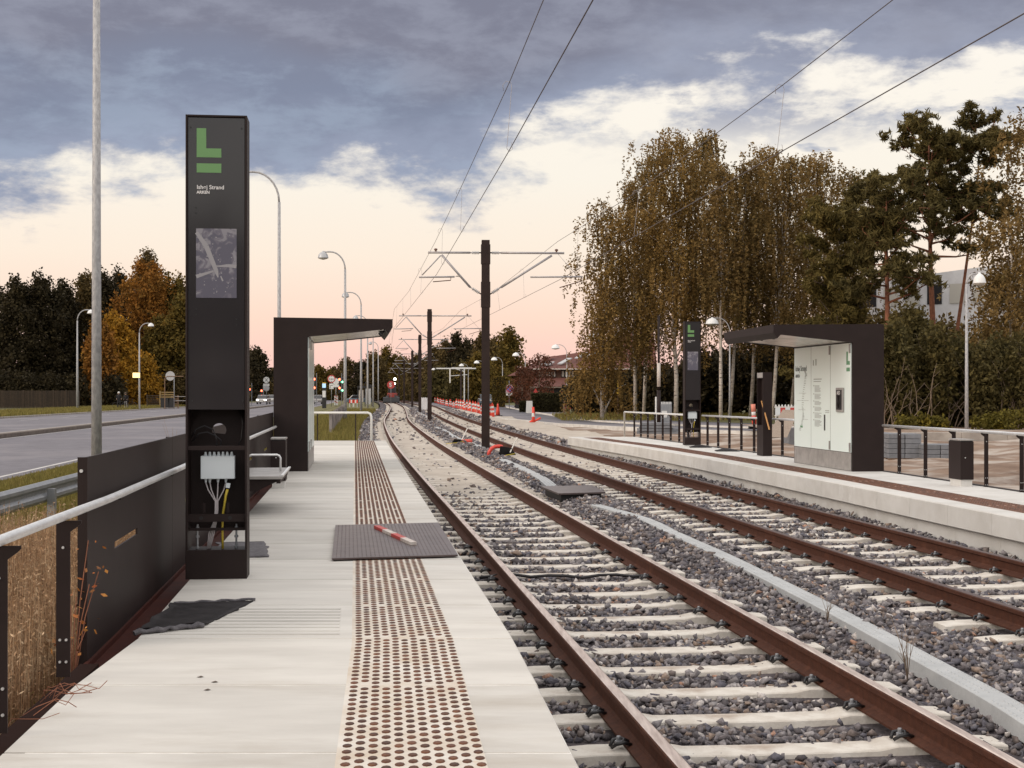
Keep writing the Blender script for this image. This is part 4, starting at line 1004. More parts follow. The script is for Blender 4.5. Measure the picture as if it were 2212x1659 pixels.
# ---------------------------------------------------------------- overhead line
def make_mast(loc, rotz, label, detail):
    t = thing('catenary_mast', label, 'mast', loc, rotz, 'overhead line masts between the tracks'); n = 10 if detail else 6
    m = MB(); w = .13
    m.box(-w, w, -.11, -.095, -.05, 7.2); m.box(-w, w, .095, .11, -.05, 7.2); m.box(-.012, .012, -.0949, .0949, -.05, 7.2); m.box(-w+.01, w-.01, -.085, .085, 0, 7.15)
    for z0, z1 in ((4.95, 5.8), (6.4, 7.05)): m.box(-w-.02, w+.02, -.125, .125, z0, z1)
    m.build('mast', M['mast'], t)
    for s, arm, hz in ((-1, 1.86, -1.72), (1, 2.55, 2.42)):
        A = abs(arm)
        MB().tube([(s*.5, 0, 6.78), (s*A, 0, 6.78)], .038, n).build('top_arm', M['armsteel'], t, True)
        MB().tube([(s*.13, 0, 6.78), (s*.5, 0, 6.78)], .025, n).build('arm_stub', M['armsteel'], t, True)
        MB().tube([(s*.5, 0, 5.62), (s*(1.42 if s < 0 else 2.15), 0, 6.70)], .038, n).build('strut', M['armsteel'], t, True)
        MB().tube([(s*.13, 0, 5.38), (s*.52, 0, 5.64)], .022, n).build('strut_stub', M['armsteel'], t, True)
        ins = MB()
        def ribs(p, q, k=5):
            p, q = Vector(p), Vector(q)
            for i in range(k): a = p.lerp(q, i/k); b_ = p.lerp(q, (i+.5)/k); ins.tube([a, b_], .055, n)
        ribs((s*.22, 0, 6.78), (s*.45, 0, 6.78)); ribs((s*.22, 0, 5.44), (s*.44, 0, 5.585)); ins.build('insulator', M['lampshade'], t)
        zr = 5.97; xi, xo = (-1.0, -2.15) if s < 0 else (1.45, 3.15)
        MB().tube([(xi, 0, zr), (xo, 0, zr+.02*s)], .03, n).build('registration_arm', M['armsteel'], t, True)
        if s < 0:
            MB().tube([(-1.45, 0, 6.68), (-2.05, 0, 6.02)], .02, n).build('hanger_rod', M['armsteel'], t, True)
            MB().tube([(-1.12, 0, zr), (-1.13, 0, zr-.12), (-1.7, 0, zr-.17)], .016, n).build('steady_arm', M['rust'], t, True)
        else:
            MB().tube([(2.32, 0, 6.78), (3.0, 0, zr+.02)], .007, 5).build('hanger_rod', M['armsteel'], t, True)
            MB().tube([(3.12, 0, zr), (3.10, 0, zr-.13), (2.4, 0, zr-.35)], .016, n).build('steady_arm', M['rust'], t, True)
        xc = s*(A-.25)
        MB().lathe([(.03, 0), (.03, .05), (.055, .06), (.055, .10), (.02, .12)], (xc, 0, 6.80), 8).build('wire_clamp', M['insul'], t)
    return t
mY = [46, 86.6, 125, 172, 228, 275]; mU = [1049, 928, 907, 890.5, 873, 862]
labs = ['tall dark overhead line mast nearest the camera between the tracks', 'dark overhead line mast, second in the row between the tracks', 'dark overhead line mast, third in the row between the tracks',
        'slim dark overhead line mast, fourth in the row between the tracks', 'small dark overhead line mast, fifth in the row between the tracks', 'farthest small overhead line mast between the tracks']
mp_ = []
proto = None
for i, (Y, u) in enumerate(zip(mY, mU)):
    loc = (XX(u, Y), Y, -.35+(.0 if i == 0 else .15)); sl = (cL(Y+2)-cL(Y-2))/4
    if proto is None: proto = make_mast(loc, 0, labs[0], True); r = proto
    else: r = dup(proto, loc, label=labs[i])
    r.rotation_euler = (0, 0, -math.atan(float(sl))*.5); mp_.append(loc)
    if i == 0: r.scale = (1, 1, .965)
    MB().box(loc[0]-.35, loc[0]+.35, Y-.35, Y+.35, -.4, -.09).build('mast_footing', M['fascia'], r).matrix_parent_inverse = Matrix()
for i, r in enumerate([o for o in C.objects if o.name.startswith('catenary_mast')]):
    for ch in r.children:
        if ch.name.startswith('mast_footing'): 
            for v in ch.data.vertices: v.co.x -= r.location.x; v.co.y -= r.location.y; v.co.z -= r.location.z
def wire(label, pts, r, name='overhead_wire'):
    t = thing(name, label, 'overhead wire', group='overhead wires'); MB().tube(pts, r, 6).build('wire', M['wire'], t, True); return t
def lerp(pts, y):
    for a, b in zip(pts[:-1], pts[1:]):
        if a[1] <= y <= b[1]: f = (y-a[1])/(b[1]-a[1]); return Vector(a).lerp(Vector(b), f)
for side, con, mes in (('near', [(1.68, 3.5, 5.3), (-.04, 21.6, 5.35), (-2.44, 46, 5.49), (-7.2, 86.6, 5.6), (-10.6, 125, 5.7), (-15, 172, 5.9), (-20.2, 228, 6.1)],
                        [(1.77, 3.5, 6.85), (.6, 15, 6.46), (-.04, 21.6, 6.38), (-1.3, 34, 6.40), (-2.48, 46, 6.55), (-4.8, 66, 6.35), (-7.16, 86.6, 6.77), (-8.9, 105, 6.5), (-10.7, 125, 6.95), (-12.8, 148, 6.7), (-15, 172, 7.0), (-20.2, 228, 7.1)]),
                       ('far', [(6.0, 3.5, 5.3), (4.05, 21.5, 5.30), (1.54, 46, 5.32), (-3.17, 86.6, 5.49), (-7.0, 125, 5.7), (-11, 172, 5.9), (-16.6, 228, 6.1)],
                        [(6.1, 3.5, 6.7), (4.8, 15, 6.42), (4.08, 21.5, 6.31), (2.8, 34, 6.35), (1.47, 46, 6.55), (-.9, 66, 6.3), (-3.13, 86.6, 6.68), (-5.1, 105, 6.4), (-6.9, 125, 6.9), (-9, 148, 6.6), (-11, 172, 7.0), (-16.6, 228, 7.1)])):
    wire(f'dark contact wire strung over the {side} track', con, .0075)
    w = wire(f'dark carrier wire above the contact wire of the {side} track', mes, .0065)
    for y in ((21.6 if side == 'near' else 21.5), 33, 42, 55, 64, 73, 82, 95, 110, 140):
        a = lerp(mes, y); b = lerp(con, y)
        if y < 60: pts = [a+Vector((-.09, .02, -.12)), a+Vector((-.10, 0, -.04)), a+Vector((-.05, 0, .02)), a+Vector((.02, 0, 0)), a+Vector((.035, 0, -.06)), b+Vector((-.03, 0, .12)), b+Vector((-.04, 0, .03)), b+Vector((0, 0, -.02)), b+Vector((.05, 0, .02)), b+Vector((.03, 0, .12))]
        else: pts = [a, b]
        MB().tube(pts, .0042, 5).build('dropper', M['armsteel'], w, True)

# ---------------------------------------------------------------- street lamps
def make_lamp(loc, h, reach, sgn, label, group, rp=.055, rb=.085, hd=.26, heavy=False, rot=0):
    t = thing('street_lamp', label, 'street lamp', loc, rot, group)
    MB().tube([(0, 0, 0), (0, 0, h*.35), (0, 0, h-reach)], [rb, rb*.8, rp*.75], 12).build('pole', M['lampgalv'], t, True)
    R = reach; pts = [(0, 0, h-R)]+[(sgn*(R*.85-R*.85*math.cos(a)), 0, h-R+R*math.sin(a)) for a in [k*math.pi/2/7 for k in range(1, 8)]]+[(sgn*R*1.25, 0, h-.01*R)]
    MB().tube(pts, rp*.55, 10).build('arm', M['lampgalv'], t, True)
    x = sgn*R*1.25
    MB().lathe([(.04, .05), (.06, 0), (hd*.55, -.05), (hd*.85, -.16), (hd, -.34), (hd*1.02, -.36), (hd*.9, -.36)], (x, 0, h), 16).build('lamp_shade', M['lampwhite'] if h < 9 else M['lampshade'], t, True)
    MB().lathe([(hd*.88, -.355), (hd*.8, -.40), (.05, -.45)], (x, 0, h), 14).build('lamp_glass', M['lampglass'], t, True)
    return t
gl_ = 'tall lamps along the verge beside the near platform'
L0 = (XX(208.5, 25), 25.0, -.3)
make_lamp(L0, 12.5, 1.3, 1, 'thick galvanised lamp pole at the left, rising out of the frame behind the dark screen', gl_, .075, .098)
make_lamp((XX(603, 51.6), 51.6, -.22), 9.9, 1.1, -1, 'tall curved lamp whose shade shows at the edge of the near pylon', gl_, .07, .09, .27)
lampL = [(745.5, 80.9, 1.0, -1, 'tall curved lamp directly behind the shelter of the near platform'), (780, 113.7, 1.0, -1, 'curved lamp behind the roof of the near shelter, second lamp beyond it'),
         (794, 148, 1.0, -1, 'curved grey lamp just beyond the edge of the shelter roof'), (806, 185, .9, -1, 'distant curved lamp on the verge left of the near track'), (817, 225, .9, -1, 'farthest curved lamp on the verge left of the near track')]
p = None
for u, Y, r, s, lb in lampL:
    loc = (XX(u, Y), Y, -.22)
    if p is None: p = make_lamp(loc, 9.9, r, s, lb, gl_, .08, .105, .3)
    else: dup(p, loc, label=lb)
gf = 'lamps on the far side of the left road'
p = make_lamp((XX(167, 145), 145, -.1), 10.2, 1.1, 1, 'slender curved lamp with a white shade before the dark trees at far left', gf, .09, .13, .36)
p.children[2].data.materials[0] = M['lampwhite']
q = dup(p, (XX(301, 152), 152, -.1), label='slender curved lamp before the orange tree at left'); q.scale = (.9, .9, .9)
gr_ = 'lamps along the right street'
lr = [(1576.4, 85.5, -1, 'curved street lamp with a white shade just left of the far shelter roof'), (1308.6, 108, -1, 'street lamp half hidden in the drooping birch above the hedge'),
      (1224.4, 133, -1, 'curved street lamp in front of the red roofed house'), (1134.7, 160, -1, 'curved street lamp left of the red roofed house'), (1085.4, 181, -1, 'street lamp just right of the nearest overhead line mast'),
      (1046, 200, -1, 'street lamp whose shade shows just left of the nearest mast'), (1011.6, 222, -1, 'pale street lamp at the end of the row of red and white markers'), (1006, 240, -1, 'second pale street lamp at the end of the row of red and white markers'), (949, 262, -1, 'farthest white shaded street lamp behind the second mast')]
p = None
for u, Y, s, lb in lr:
    loc = (XX(u, Y), Y, -.05); 
    if p is None: p = make_lamp(loc, 6.2, .85, s, lb, gr_, .05, .065, .40)
    else: dup(p, loc, label=lb)
make_lamp((XX(2088, 53), 53, .0), 6.1, .38, 1, 'street lamp with a round hood behind the concrete wall at right', gr_, .06, .075, .24)

# ---------------------------------------------------------------- vegetation
def leaf_quads(P0, size, mat, name, parent, up=0.0, aspect=1.6):
    n = len(P0); d = rng.normal(size=(n, 3)); d[:, 2] = d[:, 2]*(1-up)-up*1.2; d /= np.linalg.norm(d, axis=1, keepdims=True)
    e = np.cross(d, rng.normal(size=(n, 3))); e /= np.linalg.norm(e, axis=1, keepdims=True)
    s = size*rng.uniform(.6, 1.3, (n, 1)); a = d*s*aspect*.5; b = e*s*.5
    Vv = np.stack([P0-a, P0+b*.9-a*.1, P0+a, P0-b*.9+a*.1], 1).reshape(-1, 3)
    return np_mesh(name, Vv, np.arange(n*4).reshape(-1, 4), mat, parent)
def ellip(n, c, r, shell=.45):
    d = rng.normal(size=(n, 3)); d /= np.linalg.norm(d, axis=1, keepdims=True); rad = rng.uniform(shell, 1, (n, 1))**.8
    return np.array(c)+d*rad*np.array(r)
def tree(name, label, group, loc, h, r, kind, mats, n=9000, size=.18, trunk_r=.16, base=.2, cat='tree', lean=0.0, blobs=None, top=None, forks=2):
    t = thing(name, label, cat, loc, 0, group); bark, leaf = mats
    mb = MB(); tp = [(0, 0, -.3)]
    for k in range(1, 7): tp.append((lean*k/6+random.uniform(-.06, .06)*h*.06, random.uniform(-.05, .05), h*.93*k/6))
    mb.tube(tp, [trunk_r*(1-.14*k) for k in range(7)], 8)
    def tx(z): f = max(0, min(1, z/(h*.93))); i = min(5, int(f*6)); g = f*6-i; return Vector(tp[i]).lerp(Vector(tp[i+1]), g)
    lv = []
    nb = blobs or 16
    for k in range(nb):
        f = (k+.5)/nb; z = h*(base+(1-base)*f*.96)
        if kind == 'birch': rr = r*math.sqrt(max(.05, 1-((f-.30)/.72)**2))*random.uniform(.45, 1.12)
        elif kind == 'pine': rr = r*(.75+.30*math.sin(f*9+lean))*(1-.35*f)*random.uniform(.6, 1.2)
        elif kind == 'round': rr = r*math.sqrt(max(.08, 1-(f*1.75-.75)**2))
        else: rr = r*(1-.7*f)
        a = k*2.4+random.uniform(-.6, .6); q = rr*random.uniform(.45, .75); c = tx(z)+Vector((math.cos(a)*q, math.sin(a)*q, random.uniform(-.03, .03)*h))
        if kind == 'birch':
            s0 = tx(z-h*.10); tip = tx(z)+Vector((math.cos(a)*rr*.88, math.sin(a)*rr*.88, h*.02*(1+f)+.2)); mid = s0.lerp(tip, .55)+Vector((0, 0, .55))
            w0 = trunk_r*.42*(1.1-f); mb.tube([s0, mid, tip], [w0, w0*.5, .012], 5)
            ns = max(5, int(n/nb/27)); lobe = [tip+Vector((random.gauss(0, .5), random.gauss(0, .5), random.uniform(-.5, .4))), mid.lerp(tip, .35), tip.lerp(mid, .3)+Vector((random.gauss(0, .6), random.gauss(0, .6), .2))]
            for j in range(ns):
                o_ = lobe[j % 3]; rl = .62 if j % 3 != 1 else .40; g1, g2 = random.gauss(0, rl), random.gauss(0, rl); an = o_+Vector((g1*.85, g2*.85, .55-.65*(g1*g1+g2*g2)))
                L_ = random.uniform(.6, 2.3)*(.7+.75*(1-f)); kk = int(L_*random.uniform(9, 13))+4; tt = rng.uniform(0, 1, kk)**.9
                dx_, dy_ = g1*.10+random.gauss(0, .05), g2*.10; sw = rng.normal(scale=.052, size=(kk, 3)); sw[:, :2] *= (1.5-.9*tt)[:, None]
                q_ = np.array(an)[None]+sw; q_[:, 2] -= tt*L_; q_[:, 0] += dx_*tt**.5; q_[:, 1] += dy_*tt**.5; lv.append(q_)
        elif kind == 'pine':
            s0 = tx(z-h*.02); tip = tx(z)+Vector((math.cos(a)*rr, math.sin(a)*rr, random.uniform(-.3, 1.3))); mid = s0.lerp(tip, .5)+Vector((0, 0, random.uniform(-.3, .1)))
            w0 = trunk_r*.30*(1.15-f); mb.tube([s0, mid, tip], [w0, w0*.6, .015], 5)
            for j in range(5):
                q1 = random.uniform(.45, 1.05); b0 = mid.lerp(tip, (q1-.5)*2) if q1 > .5 else s0.lerp(mid, q1*2)
                cc = b0+Vector((random.gauss(0, .42), random.gauss(0, .42), random.uniform(-.1, .6))); mb.tube([b0, cc], [.022, .008], 4)
                ncl = max(4, int(n/(nb*5*12))); pr_ = random.uniform(.30, .62); tu = ellip(ncl, cc, (pr_, pr_, .20+pr_*.4), .1)
                for q_ in tu: lv.append(q_+rng.normal(scale=(.075, .075, .055), size=(12, 3)))
        else:
            s0 = tx(z-h*.08); mb.tube([s0, c], [trunk_r*.35*(1.1-f), .02], 5); m = n//nb
            ncl = max(8, m//11); tu = ellip(ncl, c, (rr*.60, rr*.60, h*.115), .30)
            for q_ in tu: lv.append(q_+rng.normal(scale=size*1.1, size=(11, 3)))
    mb.build('trunk', M[bark], t, True)
    Pq = np.concatenate(lv); leaf_quads(Pq, size, M[leaf], 'crown', t, up=.55 if kind == 'birch' else 0, aspect=1.9 if kind == 'birch' else (4.2 if kind == 'pine' else 1.4))
    return t
def at(u, Y, z=-.1): return (XX(u, Y), Y, z)
gb = 'birch trees behind the far platform'
bir = [(1300, 1312, 440, 60, 90, .12, 'drooping birch at the left end of the row beside the house'), (1372, 1368, 392, 54, 95, .26, 'birch with a bent white trunk left of the far pylon'), (1390, 1410, 335, 42, 99, .36, 'leaning birch behind the dark thin pole'),
       (1460, 1452, 290, 86, 90, .30, 'tall broad birch whose white trunk stands left of the far pylon'), (1491, 1515, 284, 52, 98, .42, 'tallest birch, directly above the far pylon'), (1557, 1560, 352, 38, 88, .42, 'birch with a white trunk between the far pylon and the street lamp'),
       (1575, 1612, 352, 46, 92, .40, 'birch with a slanting white trunk behind the street lamp'), (1620, 1652, 322, 60, 96, .36, 'birch above the left edge of the far shelter roof'), (1667, 1702, 338, 52, 90, .34, 'birch with a pale trunk rising behind the far shelter roof'),
       (1708, 1765, 332, 60, 95, .34, 'birch leaning right above the far shelter'), (1795, 1835, 370, 50, 99, .34, 'birch behind the olive pine')]
for i, (ub, uc, vt, hw, Y, bs, lb) in enumerate(bir):
    tree('birch_tree', lb, gb, at(ub, Y), ZZ(vt, Y)+.1, hw*Y/F*1.02, 'birch', ('bark_b', 'lf_birch2' if i in (0, 3, 7, 9) else 'lf_birch'), n=int(9000+hw*300), size=.108, trunk_r=.105+.0006*hw, base=bs, lean=XX(uc, Y)-XX(ub, Y), blobs=int(17+hw*.16))
for (ub, uc, vt, hw, Y, lb) in ((2180, 2185, 470, 70, 70, 'drooping birch at the right edge behind the street lamp'), (2215, 2225, 235, 62, 76, 'tall dark birch cut by the right edge of the frame')):
    tree('birch_tree', lb, gb, at(ub, Y), ZZ(vt, Y), hw*Y/F*1.2, 'birch', ('bark_b', 'lf_birch'), n=18000, size=.12, trunk_r=.15, base=.10, lean=XX(uc, Y)-XX(ub, Y), blobs=30)
gp = 'pine trees behind the far shelter'
tree('pine_tree', 'tall pine with a bare reddish trunk standing against the sky', gp, at(2018, 80), ZZ(262, 80), 3.9, 'pine', ('bark_p', 'lf_pine'), n=23000, size=.095, trunk_r=.24, base=.57, lean=-.3, blobs=30)
tree('pine_tree', 'right top of the twin pine, leaning over the street lamp', gp, at(2045, 81), ZZ(244, 81), 2.9, 'pine', ('bark_p', 'lf_pine'), n=15000, size=.095, trunk_r=.15, base=.62, lean=2.0, blobs=20)
tree('pine_tree', 'pine with a red trunk beside the right wall of the far shelter', gp, at(1918, 74), ZZ(372, 74), 2.6, 'pine', ('bark_p', 'lf_pine'), n=20000, size=.095, trunk_r=.22, base=.50, lean=-.1, blobs=28)
tree('pine_tree', 'bushy olive green pine above the far shelter', gp, at(1812, 78), ZZ(435, 78), 3.2, 'pine', ('bark_d', 'lf_pine2'), n=42000, size=.095, trunk_r=.2, base=.10, lean=0, blobs=40)
def bush(name, label, group, loc, w, d, h, mat, n, size=.13, twigs=0, cat='shrub', tw='twig'):
    t = thing(name, label, cat, loc, 0, group); k = max(5, int(w*2)); lv = []
    for i in range(k):
        c = (random.uniform(-.5, .5)*w, random.uniform(-.5, .5)*d, h*random.uniform(.35, .62)); nc = n//(k*9)
        tu = ellip(nc, c, (w*.26, d*.4, h*.45), .35)
        tu = tu[tu[:, 2] > .03]; lv.append((tu[:, None]+rng.normal(scale=size*.9, size=(len(tu), 9, 3))).reshape(-1, 3))
    leaf_quads(np.concatenate(lv), size, M[mat], 'foliage', t)
    if twigs:
        mb = MB()
        for i in range(twigs*2):
            x0 = random.uniform(-.45, .45)*w; a = random.gauss(0, .35); l = h*random.uniform(.35, .85); y0 = -d*.46; pts = [(x0, y0, 0)]; ax = a
            for j in range(1, 6): ax += random.gauss(0, .16); pts.append((pts[-1][0]+ax*l/5, pts[-1][1]+random.uniform(-.12, .05), l*j/5))
            mb.tube(pts, [.030, .024, .019, .014, .010, .006], 5)
            for j in (2, 3, 4): mb.tube([pts[j], (pts[j][0]+random.uniform(-.5, .5), pts[j][1]-.1, pts[j][2]+random.uniform(.2, .5))], [.012, .004], 4)
        mb.build('branches', M[tw], t, True)
    return t
gs = 'shrubs behind the concrete wall at right'
for i, (u, Y, w, h, mt_, lb) in enumerate(((1935, 60, 3.4, 4.6, 'lf_bush', 'dense green shrub right beside the far shelter wall'), (2000, 63, 3.4, 5.4, 'lf_bush', 'high shrub under the bare pine trunk'), (2065, 61, 3.2, 4.6, 'lf_bush', 'shrub with pale bare stems behind the street lamp'),
                                           (2130, 62, 3.4, 4.2, 'lf_bush', 'shrub with forked bare stems right of the street lamp'), (2200, 60, 3.2, 4.4, 'lf_bush', 'shrub with leaning stems at the right edge'))):
    bush('shrub', lb, gs, at(u, Y, .0), w, 2.2, h, mt_, 16000, .12, 7)
for i, (u, Y, w, h, lb) in enumerate(((1975, 57.5, 1.0, .7, 'low yellow leaved shrub near the far shelter wall'), (2015, 57.5, .9, .65, 'small yellow leaved shrub between bare stems'), (2140, 57, 1.3, .75, 'low yellow green shrub right of the lamp foot'), (2200, 56.5, 1.1, .9, 'yellowing shrub at the right edge above the wall'))):
    bush('low_shrub', lb, gs, at(u, Y, .1), w, .9, h, 'lf_bushy', 1100, .10)
gk = 'dark understorey behind the birches'
und = ['dark shrub mass at the left end of the birch row', 'dark shrub mass behind the thin dark pole', 'dark shrub mass behind the far pylon', 'dark shrub mass behind the street lamp beside the far shelter', 'dark shrub mass behind the dark box pillar',
       'dark shrub mass above the white plastic fence', 'dark shrub mass right behind the far shelter roof', 'dull shrub mass behind the right wall of the far shelter', 'dull shrub mass behind the red pine trunk', 'dull shrub mass below the white clad building', 'dull shrub mass at the right edge behind the street lamp']
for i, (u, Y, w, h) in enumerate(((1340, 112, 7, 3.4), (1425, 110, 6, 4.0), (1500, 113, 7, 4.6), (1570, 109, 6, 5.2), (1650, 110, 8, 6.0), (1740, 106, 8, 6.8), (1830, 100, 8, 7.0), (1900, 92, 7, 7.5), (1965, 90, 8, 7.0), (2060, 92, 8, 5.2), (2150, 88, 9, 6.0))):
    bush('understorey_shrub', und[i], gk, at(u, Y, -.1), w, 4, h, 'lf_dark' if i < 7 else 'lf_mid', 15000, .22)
# left side woods
gd = 'trees beyond the left road'
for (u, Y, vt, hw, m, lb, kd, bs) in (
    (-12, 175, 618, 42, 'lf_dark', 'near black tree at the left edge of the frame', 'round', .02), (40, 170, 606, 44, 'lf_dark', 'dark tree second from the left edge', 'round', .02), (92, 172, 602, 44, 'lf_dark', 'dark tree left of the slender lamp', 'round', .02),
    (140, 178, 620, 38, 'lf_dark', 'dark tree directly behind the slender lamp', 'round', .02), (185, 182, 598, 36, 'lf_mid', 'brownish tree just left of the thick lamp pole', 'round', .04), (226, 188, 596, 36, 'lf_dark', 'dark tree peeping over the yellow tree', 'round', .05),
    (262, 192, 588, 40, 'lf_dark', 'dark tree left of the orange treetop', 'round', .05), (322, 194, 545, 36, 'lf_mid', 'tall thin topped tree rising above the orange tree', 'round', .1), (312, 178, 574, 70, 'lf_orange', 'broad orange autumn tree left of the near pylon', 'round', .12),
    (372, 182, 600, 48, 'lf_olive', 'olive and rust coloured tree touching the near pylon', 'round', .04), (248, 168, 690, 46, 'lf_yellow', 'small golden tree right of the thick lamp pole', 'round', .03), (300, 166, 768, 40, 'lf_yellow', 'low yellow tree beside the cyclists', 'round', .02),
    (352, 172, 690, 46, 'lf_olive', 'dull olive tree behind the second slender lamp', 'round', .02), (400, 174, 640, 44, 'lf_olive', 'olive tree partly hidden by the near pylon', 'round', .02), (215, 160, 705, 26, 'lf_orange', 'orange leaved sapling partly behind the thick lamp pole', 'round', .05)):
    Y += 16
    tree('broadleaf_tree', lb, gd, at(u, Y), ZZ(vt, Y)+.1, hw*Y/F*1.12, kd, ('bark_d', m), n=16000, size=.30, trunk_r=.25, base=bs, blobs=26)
lab_ = ['dark shrub at the left edge behind the long board fence', 'dark shrub behind the middle of the long board fence', 'dark shrub behind the right end of the long board fence', 'dark shrub behind the thick lamp pole at left', 'dull shrub behind the bins at left', 'dull shrub behind the round grey sign', 'dull shrub hidden mostly by the near pylon']
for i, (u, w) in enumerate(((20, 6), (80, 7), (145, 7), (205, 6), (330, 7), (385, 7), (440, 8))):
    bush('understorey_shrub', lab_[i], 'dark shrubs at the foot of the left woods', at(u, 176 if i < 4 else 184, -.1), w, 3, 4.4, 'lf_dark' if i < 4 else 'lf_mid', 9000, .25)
hz = []
for i in range(9):
    for k in range(30):
        c = (-46+i*11+random.uniform(-6, 6), -50-3*(i % 2)+random.uniform(-2, 2), random.uniform(.5, 8+i % 3)); tu = ellip(14, c, (2.6, 2, 2.2), .3); hz.append((tu[:, None]+rng.normal(scale=.5, size=(14, 9, 3))).reshape(-1, 3))
tag(leaf_quads(np.concatenate(hz), .55, M['lf_dark'], 'woodland_edge', None), 'dark wood that the glossy pylon face mirrors', 'woods', kind='stuff')
# far trees
gfar = 'distant trees along the horizon'
far = [(520, 300, 745, 40, 'lf_mid', 'distant tree seen between the near pylon and the shelter'), (556, 285, 757, 26, 'lf_dark', 'dark distant tree just left of the near shelter'), (600, 330, 800, 40, 'lf_mid', 'low distant tree behind the near shelter wall'),
       (690, 340, 795, 26, 'lf_olive', 'rounded distant tree right of the near shelter wall'), (722, 345, 800, 24, 'lf_mid', 'distant tree behind the height limit sign'), (752, 330, 778, 26, 'lf_mid', 'distant tree behind the lamp poles'), (785, 320, 782, 26, 'lf_dark', 'distant tree behind the bus shelter'),
       (812, 310, 765, 22, 'lf_mid', 'distant tree left of the far end of the tracks'), (838, 320, 753, 28, 'lf_olive', 'green topped distant tree above the end of the tracks'), (875, 330, 775, 26, 'lf_mid', 'distant tree behind the farthest masts'), (905, 300, 770, 24, 'lf_mid', 'bare looking distant tree behind the third mast'),
       (940, 290, 752, 24, 'lf_mid', 'thin crowned distant tree right of the second mast'), (965, 280, 742, 22, 'lf_mid', 'thin crowned distant tree between the second and first mast'), (985, 275, 728, 14, 'lf_dark', 'small dark round topped tree above the street lamps'),
       (1010, 270, 735, 22, 'lf_dark', 'dark distant tree left of the first mast'), (1042, 262, 730, 24, 'lf_mid', 'distant tree directly behind the first mast'), (1072, 255, 738, 22, 'lf_mid', 'distant tree just right of the first mast'), (1103, 240, 716, 30, 'lf_olive', 'tall olive tree left of the red roofed house'),
       (1000, 235, 790, 30, 'lf_bush', 'lower green tree behind the row of markers'), (1035, 232, 770, 28, 'lf_olive', 'brownish lower tree left of the first mast'), (950, 250, 800, 26, 'lf_bush', 'low green tree beyond the track curve'), (1075, 225, 800, 22, 'lf_olive', 'low tree right of the first mast')]
for (u, Y, vt, hw, m, lb) in far:
    tree('distant_tree', lb, gfar, at(u, Y, -.3), ZZ(vt, Y)+.3, hw*Y/F*1.1, 'round', ('bark_d', m), n=5200, size=.42, trunk_r=.25, base=.03, blobs=16)
hz = []
for i in range(14):
    u = 500+i*48; Y = 350-(i > 8)*60
    for k in range(20):
        c = (XX(u, Y)+random.uniform(-7, 7), Y+random.uniform(-2, 2), random.uniform(.8, 2.6)+(i % 3)*.4); tu = ellip(16, c, (2.4, 1.6, 1.9), .3); hz.append((tu[:, None]+rng.normal(scale=.45, size=(16, 9, 3))).reshape(-1, 3))
tag(leaf_quads(np.concatenate(hz), .5, M['lf_mid'], 'distant_woods', None), 'low far-off woods closing the horizon behind the junction', 'woods', kind='stuff')
tree('small_tree', 'leafless reddish small tree in front of the red roofed house', 'small trees by the house', at(1165, 128), 5.2, 1.5, 'round', ('twig', 'lf_red'), n=450, size=.15, trunk_r=.10, base=.28, blobs=20)
tree('small_tree', 'reddish small tree left of the house by the bins', 'small trees by the house', at(1128, 138), 4.2, 1.3, 'round', ('twig', 'lf_red'), n=700, size=.17, trunk_r=.10, base=.12, blobs=18)

# grass tufts and dry stalks
def blades(n, xf, y0, y1, zg, hmin, hmax, w, mat, name, label, heads=0, lean=.12):
    y = rng.uniform(y0, y1, n); u_ = rng.uniform(0, 1, n); lo, hi = xf(y); x = lo+(hi-lo)*u_
    h = rng.uniform(hmin, hmax, n); a = rng.uniform(0, 6.283, n); l = rng.normal(scale=lean, size=n)*h
    z0 = zg(x, y); dx = np.cos(a)*w/2; dy = np.sin(a)*w/2; lx = np.cos(a+1.5)*l; lyy = np.sin(a+1.5)*l
    V = np.stack([np.stack([x-dx, y-dy, z0], -1), np.stack([x+dx, y+dy, z0], -1), np.stack([x+dx*.8+lx*.4, y+dy*.8+lyy*.4, z0+h*.6], -1), np.stack([x-dx*.8+lx*.4, y-dy*.8+lyy*.4, z0+h*.6], -1),
                  np.stack([x+dx*.3+lx, y+dy*.3+lyy, z0+h], -1), np.stack([x-dx*.3+lx, y-dy*.3+lyy, z0+h], -1)], 1).reshape(-1, 3)
    b = (np.arange(n)*6)[:, None]; Fq = np.concatenate([b+np.array([0, 1, 2, 3]), b+np.array([3, 2, 4, 5])])
    if heads:
        k = heads; ids = np.repeat(np.arange(n), k); f_ = rng.uniform(.35, 1.02, n*k)
        cx = x[ids]+lx[ids]*f_**1.5+rng.normal(scale=.012, size=n*k); cy = y[ids]+lyy[ids]*f_**1.5+rng.normal(scale=.012, size=n*k); cz = z0[ids]+h[ids]*f_
        c = np.stack([cx, cy, cz], -1); d = rng.normal(size=c.shape); d[:, 2] += .9; d /= np.linalg.norm(d, axis=1, keepdims=True)
        e = np.cross(d, rng.normal(size=c.shape)); e /= np.linalg.norm(e, axis=1, keepdims=True); s = rng.uniform(.006, .017, (n*k, 1))
        W = np.stack([c-d*s*1.2, c+e*s*.38, c+d*s*1.2, c-e*s*.38], 1).reshape(-1, 3); Fq = np.concatenate([Fq, np.arange(len(W)).reshape(-1, 4)+len(V)]); V = np.concatenate([V, W])
    o = np_mesh(name, V, Fq, mat); tag(o, label, 'grass', kind='stuff'); return o
blades(21000, lambda y: (TLx(y)-1.5-(y*.22), TLx(y)-1.60), 4.6, 14.5, lambda x, y: np.full(x.shape, -.42), .55, 1.0, .006, M['straw'], 'dry_stalks', 'tall dry brown stalks with seed heads behind the railing posts', heads=9, lean=.05)
